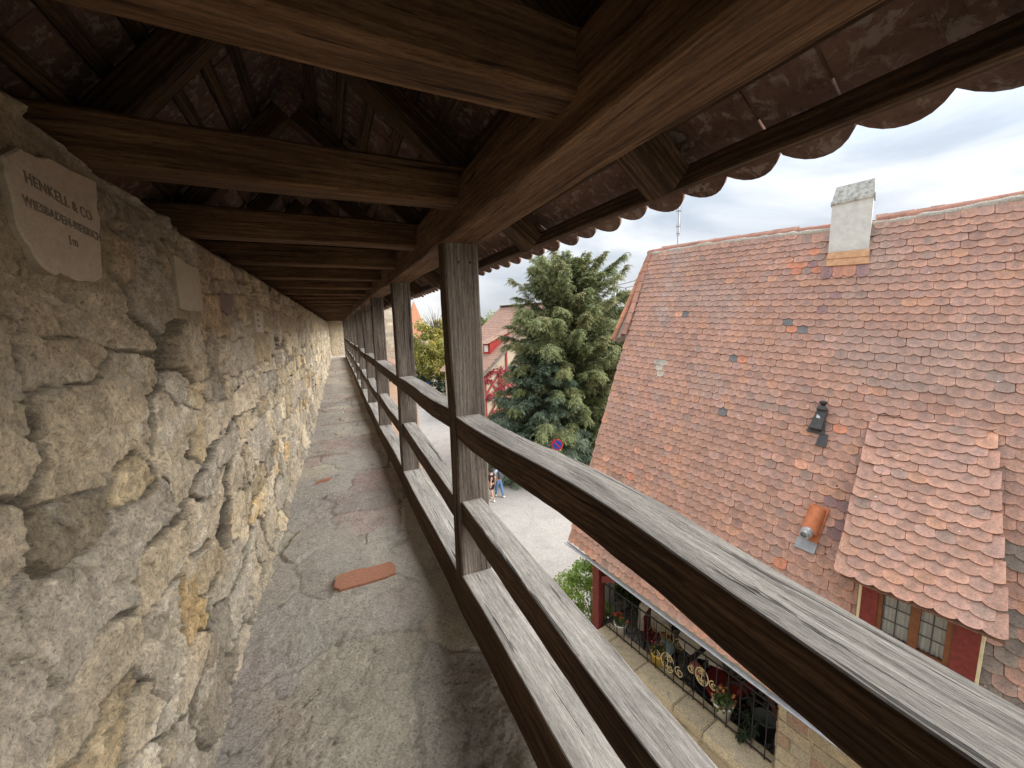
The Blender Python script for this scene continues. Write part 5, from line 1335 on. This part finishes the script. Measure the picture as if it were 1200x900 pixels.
mb = MB(); mb.add([(9.2, 58, 0), (12.4, 58, 0), (12.4, 61.5, 0), (9.2, 61.5, 0), (10.7, 59.8, 5.4)], [(0,1,4), (1,2,4), (2,3,4), (3,0,4), (3,2,1,0)], 0, (.50,.23,.13)); keep_world(mb.build('roof', M['tile'], None, cols=True), cone)
mb = MB(); mb.box((9.4, 58.2, GZ), (12.2, 61.3, 0)); keep_world(mb.build('wall', gpl, None), cone)
# half-timbered lean-to below the wall walk
ht = empty('half_timbered_house', (2.9, 25, GZ), 'low half timbered building with pink plaster tucked under the wall walk', 'house')
pinkp = flat_mat('pink_plaster', (.52,.36,.27), .95, .1, 3)
mb = MB(); mb.box((2.2, 22.4, GZ), (3.9, 30.6, -1.42)); keep_world(mb.build('wall', pinkp, None), ht)
slope_tiles(V((2.02, 30.8, -1.38)), V((2.02, 22.2, -1.38)), V((3.3, 30.8, -.72)), V((3.3, 22.2, -.72)), 'roof_tiles', 44, ht, .2, .18, 1.0)
mb = MB(); mb.prism([(3.3, 22.2, -.76), (4.2, 22.2, -1.5), (4.2, 30.8, -1.5), (3.3, 30.8, -.76)], (0, 0, .05), 0, (.33,.18,.13)); keep_world(mb.build('back_slope', M['tile'], None, cols=True), ht)
mb = MB(); mb.prism([(2.2, 22.4, -1.42), (3.9, 22.4, -1.42), (3.3, 22.4, -.80)], (0, .2, 0)); keep_world(mb.build('gable', pinkp, None), ht)
tm = MB()
for y in np.arange(22.45, 30.5, 1.15): tm.box((2.165, y, GZ), (2.2, y+.13, -1.43))
for z in (-1.55, -2.55, -3.9): tm.box((2.155, 22.4, z), (2.199, 30.6, z+.13))
for y in np.arange(22.5, 29.5, 2.3): tm.prism([(2.17, y+.1, -2.45), (2.17, y+.24, -2.45), (2.17, y+1.05, -1.56), (2.17, y+.91, -1.56)], (.03, 0, 0))
keep_world(tm.build('timbering', M['wood'], None), ht)
mb = MB()
for k in range(50): mb.add([(3.3+random.uniform(-.06, .06)+dx, 22.3+k*.165+dy, -.70+dz) for dx, dy, dz in ((-.1,-.13,0), (.1,-.12,-.02), (.1,.13,-.02), (-.1,.12,0), (0,0,.05+random.random()*.04))], [(0,1,4), (1,2,4), (2,3,4), (3,0,4), (3,2,1,0)], 0, (.20,.19,.05))
keep_world(mb.build('moss_ridge', M['leaf'], None, cols=True), ht)
# pale pole with curved arm beyond the roof verge
pl = empty('utility_pole', (24.5, 31.6, GZ), 'pale pole with bracket arms rising beside the yew behind the tiled roof', 'pole'); c = V((24.5, 31.6, 0))
mb = MB(); mb.tube([c + V((0, 0, GZ)), c + V((0, 0, 5.1))], [.13, .10], 10); keep_world(mb.build('pole', M['zinc'], None), pl)
mb = MB(); mb.tube([c + V((-.2, .1, 4.95)), c + V((.7, -.4, 5.1)), c + V((1.6, -.9, 5.35)), c + V((2.2, -1.2, 5.9))], .06, 8); mb.tube([c + V((.1, 0, 4.9)), c + V((.8, -.45, 4.7)), c + V((1.5, -.85, 4.85))], .05, 8); keep_world(mb.build('bracket_arm', M['zinc'], None), pl)
broadleaf('lime_tree', 'green treetop rising behind the tiled roof to the right of the yew', (27.5, 34.5, GZ), 12.5, [(0, 0, 9.2, 2.6, 2.6, 3.2), (-1.8, .5, 8.0, 2.0, 2.0, 2.6)], np.array([(.09,.13,.05), (.12,.16,.06)]), 51, 8000, .28, 8, None, 'tree', 70)

# ------------------------------------------------------------------ people walking away down the lane
skin = flat_mat('skin', (.50,.30,.22), .6, .08, 8)
def skinned(name, verts, edges, radii, mat, root=0, sub=2):
    me = bpy.data.meshes.new(name); me.from_pydata(verts, edges, []); o = bpy.data.objects.new(name, me); COL.objects.link(o)
    md = o.modifiers.new('s', 'SKIN'); md.use_smooth_shade = True
    for i, r in enumerate(radii): d = me.skin_vertices[0].data[i]; d.radius = (r, r) if not isinstance(r, tuple) else r; d.use_root = i == root
    sb = o.modifiers.new('u', 'SUBSURF'); sb.levels = sb.render_levels = sub
    dg = bpy.context.evaluated_depsgraph_get(); dg.update(); m2 = bpy.data.meshes.new_from_object(o.evaluated_get(dg)); m2.name = name
    bpy.data.objects.remove(o); m2.polygons.foreach_set('use_smooth', np.ones(len(m2.polygons), dtype=bool))
    return link(name, m2, None, [mat])
def person(label, loc, H, face, female, step, hand=None):
    s = H/1.75; t = empty('person', tuple(loc), label, 'person', 'people walking down the lane'); q = Matrix.Rotation(face, 3, 'Z')
    X = lambda x, y, z: tuple(V(loc) + q @ V((x*s, y*s, z*s)))       # y forward
    sh_ = .17 if female else .20; hp = .095
    v = [(0, 0, .95), (0, -.01, 1.12), (0, -.01, 1.30), (0, 0, 1.44), (0, .01, 1.52), (0, .03, 1.62), (0, .025, 1.70)]; r = [(.13,.10), (.125,.09), (.15,.10), (.10,.075), .05, (.078,.095), (.068,.082)]
    e = [(i, i+1) for i in range(6)]
    for sg in (-1, 1):
        st = step*sg; b = len(v)
        v += [(sg*hp, 0, .90), (sg*hp*.95, st*.55, .50), (sg*hp*.95, st - (.10 if st < 0 else 0), .10 + (.04 if st < 0 else 0)), (sg*hp*1.1, st + .13 - (.10 if st < 0 else 0), .035)]; r += [.088, .058, .040, (.035, .028)]
        e += [(0, b), (b, b+1), (b+1, b+2), (b+2, b+3)]
        b = len(v); a = -st*.5
        v += [(sg*sh_, 0, 1.40), (sg*(sh_+.05), -.03+a*.4, 1.14), (sg*(sh_+.05), .05+a, .92), (sg*(sh_+.04), .08+a, .83)]; r += [.058, .043, .030, (.038, .02)]
        e += [(3, b), (b, b+1), (b+1, b+2), (b+2, b+3)]
        # fingers
        for k in range(5):
            f0 = len(v); v += [(sg*(sh_+.045), .055+a+.018*k, .79 if k else .83), (sg*(sh_+.035), .06+a+.022*k, .735 if k not in (0, 4) else .765)]; r += [.009, .007]; e += [(b+3, f0), (f0, f0+1)]
    o = skinned('body', [X(*p) for p in v], e, [tuple(c*s for c in k) if isinstance(k, tuple) else k*s for k in r], skin); keep_world(o, t)
    return t, X, s
def cloth(nm, X, s, v, e, r, mat, t, root=0): o = skinned(nm, [X(*p) for p in v], e, [tuple(c*s for c in k) if isinstance(k, tuple) else k*s for k in r], mat); keep_world(o, t); return o
black = flat_mat('black_cloth', (.012,.012,.014), .9, .2, 20); jean = flat_mat('denim', (.12,.22,.42), .9, .2, 16); shirt = flat_mat('pale_blue_shirt', (.34,.45,.58), .9, .15, 18); packm = flat_mat('grey_backpack', (.075,.085,.095), .85, .25, 16); hair1 = flat_mat('dark_hair', (.045,.032,.024), .7, .2, 30); hair2 = flat_mat('brown_hair', (.09,.05,.03), .7, .2, 30); shoe = flat_mat('white_shoe', (.70,.70,.68), .6, .06, 20)
def hair(t, X, s, mat, bun=False):
    c = V(X(0, .018, 1.665)); mb = MB(); mb.lathe([(.001, -.09), (.06*s, -.085), (.088*s, -.03), (.094*s, .02), (.08*s, .075), (.045*s, .108), (.001, .118)], c, 16); 
    o = mb.build('hair', mat, None, True)
    fw = V(X(0, 1, 0)) - V(X(0, 0, 0)); fw.normalize()
    for v in o.data.vertices:           # open the face side
        d = (v.co - c).dot(fw)
        if d > .03*s and v.co.z < c.z + .06: v.co -= fw*(d-.03*s)
    keep_world(o, t)
    if bun: mb = MB(); mb.lathe([(.001, -.04), (.035, -.02), (.04, .01), (.02, .038), (.001, .04)], V(X(0, -.085, 1.70)), 12); keep_world(mb.build('hair_bun', mat, None, True), t)
def shoes(t, X, step, mat):
    for sg in (-1, 1):
        st = step*sg; b = -.10 if st < 0 else 0
        mb = MB(); mb.tube([X(sg*.09, st+b-.06, .05), X(sg*.095, st+b+.03, .05), X(sg*.102, st+b+.17, .04)], [.048, .05, .035], 10); keep_world(mb.build('shoe', mat, None, True), t)
fa = math.atan2(-(22.0-18.9), 0.2) + math.radians(62)
fa = R(18)
Lw = V((7.05, 18.35, GZ)); Lm = V((7.30, 18.95, GZ)); Lw = V((6.66, 18.4, GZ)); Lm = V((7.13, 18.62, GZ))
st = .16
t, X, s = person('woman in black top and black shorts walking beside the man with the backpack', Lw, 1.66, fa, True, st)
cloth('top', X, s, [(0, 0, .93), (0, 0, 1.12), (0, 0, 1.31), (0, 0, 1.43), (-.19, 0, 1.39), (-.235, -.05, 1.17), (.19, 0, 1.39), (.235, .02, 1.17)], [(0,1), (1,2), (2,3), (3,4), (4,5), (3,6), (6,7)], [(.16,.125), (.145,.11), (.165,.115), (.11,.085), .075, .062, .075, .062], black, t)
cloth('shorts', X, s, [(0, 0, .97), (0, 0, .88), (-.10, -.05, .60), (.10, .05, .60)], [(0,1), (1,2), (1,3)], [(.15,.12), (.15,.12), .105, .105], black, t)
hair(t, X, s, hair1, True); shoes(t, X, st, shoe)
t, X, s = person('man in pale blue shirt and jeans with a grey backpack walking away', Lm, 1.78, fa, False, -st)
cloth('shirt', X, s, [(0, 0, .92), (0, 0, 1.12), (0, 0, 1.31), (0, 0, 1.44), (-.21, 0, 1.40), (-.265, .0, 1.20), (.21, 0, 1.40), (.265, -.03, 1.20)], [(0,1), (1,2), (2,3), (3,4), (4,5), (3,6), (6,7)], [(.165,.125), (.16,.115), (.18,.12), (.12,.09), .082, .066, .082, .066], shirt, t)
v = [(0, 0, .96), (0, 0, .90)]; e = [(0, 1)]; r = [(.155,.12), (.155,.12)]
for sg in (-1, 1):
    q_ = -st*sg; b = len(v); v += [(sg*.095, 0, .82), (sg*.09, q_*.55, .50), (sg*.09, q_ - (.09 if q_ < 0 else 0), .10)]; r += [.105, .082, .066]; e += [(1, b), (b, b+1), (b+1, b+2)]
cloth('jeans', X, s, v, e, r, jean, t); hair(t, X, s, hair2); shoes(t, X, -st, shoe)
mb = MB(); P0 = [X(a, b, z) for z, w, d0, d1 in ((1.02, .13, -.10, -.24), (1.10, .15, -.11, -.27), (1.34, .145, -.10, -.25), (1.44, .10, -.07, -.17)) for a, b in ((-w, d0), (w, d0), (w, d1), (-w, d1))]
F = [(3,2,1,0), (12,13,14,15)]
for k in range(3):
    for i in range(4): F.append((4*k+i, 4*k+(i+1) % 4, 4*k+4+(i+1) % 4, 4*k+4+i))
mb.add(P0, F); o = mb.build('backpack', packm, None); bv = o.modifiers.new('b', 'BEVEL'); bv.width = .03; bv.segments = 3; tag(o, 'dark grey backpack on the back of the man in the pale blue shirt', 'backpack')
mb = MB()
for sg in (-1, 1): mb.tube([X(sg*.09, -.10, 1.42), X(sg*.115, .0, 1.49), X(sg*.12, .13, 1.38), X(sg*.13, .14, 1.2), X(sg*.15, .02, 1.06)], .02, 6)
o2 = mb.build('strap', packm, None); keep_world(o2, o)

# ------------------------------------------------------------------ light: soft high sun through thin cloud, cloudy sky
SUN_AZ, SUN_EL = R(103), R(31)          # compass-like, clockwise from +Y
sun = bpy.data.lights.new('sun', 'SUN'); sun.energy = SUN_E; sun.angle = R(80); sun.color = (1.0, .96, .90)
so = bpy.data.objects.new('sun', sun); COL.objects.link(so)
dirv = V((math.sin(SUN_AZ)*math.cos(SUN_EL), math.cos(SUN_AZ)*math.cos(SUN_EL), math.sin(SUN_EL)))
so.rotation_euler = (-dirv).to_track_quat('-Z', 'Y').to_euler(); so.location = (0, 0, 40)
w = bpy.data.worlds.new('World'); scene.world = w; w.use_nodes = True; nt = w.node_tree; nt.nodes.clear()
N_ = nt.nodes.new; Lk = nt.links.new
out = N_('ShaderNodeOutputWorld'); bg = N_('ShaderNodeBackground'); Lk(bg.outputs[0], out.inputs[0]); bg.inputs[1].default_value = SKY_S
sky = N_('ShaderNodeTexSky'); sky.sky_type = 'NISHITA'; sky.sun_disc = False; sky.sun_elevation = SUN_EL; sky.sun_rotation = SUN_AZ
tc = N_('ShaderNodeTexCoord'); mp = N_('ShaderNodeMapping'); mp.inputs['Scale'].default_value = (1.0, 1.0, 2.6); mp.inputs['Rotation'].default_value = (.12, .18, .5); Lk(tc.outputs['Generated'], mp.inputs[0])
n1 = N_('ShaderNodeTexNoise'); n1.inputs['Scale'].default_value = 2.6; n1.inputs['Detail'].default_value = 7; n1.inputs['Roughness'].default_value = .52; n1.inputs['Distortion'].default_value = .5; Lk(mp.outputs[0], n1.inputs[0])
n2 = N_('ShaderNodeTexNoise'); n2.inputs['Scale'].default_value = 1.1; n2.inputs['Detail'].default_value = 5; Lk(mp.outputs[0], n2.inputs[0])
cr1 = N_('ShaderNodeValToRGB'); e = cr1.color_ramp.elements; e[0].position = .34; e[0].color = (.50, .56, .64, 1); e[1].position = .66; e[1].color = (1.04, 1.045, 1.06, 1); Lk(n1.outputs['Fac'], cr1.inputs[0])
vm = N_('ShaderNodeVectorMath'); vm.operation = 'SCALE'; vm.inputs['Scale'].default_value = CLOUD_K; Lk(cr1.outputs[0], vm.inputs[0])
cr2 = N_('ShaderNodeMapRange'); cr2.inputs[1].default_value = .30; cr2.inputs[2].default_value = .5; cr2.inputs[3].default_value = .72; cr2.inputs[4].default_value = .97; Lk(n2.outputs['Fac'], cr2.inputs[0])
sx_ = N_('ShaderNodeSeparateXYZ'); Lk(tc.outputs['Generated'], sx_.inputs[0])
zr = N_('ShaderNodeMapRange'); zr.inputs[1].default_value = 0.0; zr.inputs[2].default_value = 1.0; zr.inputs[3].default_value = .62; zr.inputs[4].default_value = 1.9; Lk(sx_.outputs['Z'], zr.inputs[0])
mx = N_('ShaderNodeMix'); mx.data_type = 'RGBA'; Lk(cr2.outputs[0], mx.inputs[0]); Lk(sky.outputs[0], mx.inputs[6]); Lk(vm.outputs[0], mx.inputs[7])
ms = N_('ShaderNodeVectorMath'); ms.operation = 'SCALE'; Lk(mx.outputs[2], ms.inputs[0]); Lk(zr.outputs[0], ms.inputs['Scale']); Lk(ms.outputs[0], bg.inputs[0])   # an overcast sky is about three times brighter overhead than at the horizon

vs_ = scene.view_settings; vs_.view_transform = 'Standard'; vs_.look = 'None'; vs_.gamma = 1.0; vs_.use_curve_mapping = False; vs_.exposure = EXPO
scene.render.engine = 'CYCLES'
try:
    cy = scene.cycles; cy.use_denoising = True; cy.max_bounces = 8; cy.diffuse_bounces = 5; cy.glossy_bounces = 3; cy.transmission_bounces = 6; cy.sample_clamp_indirect = 6
except Exception: pass
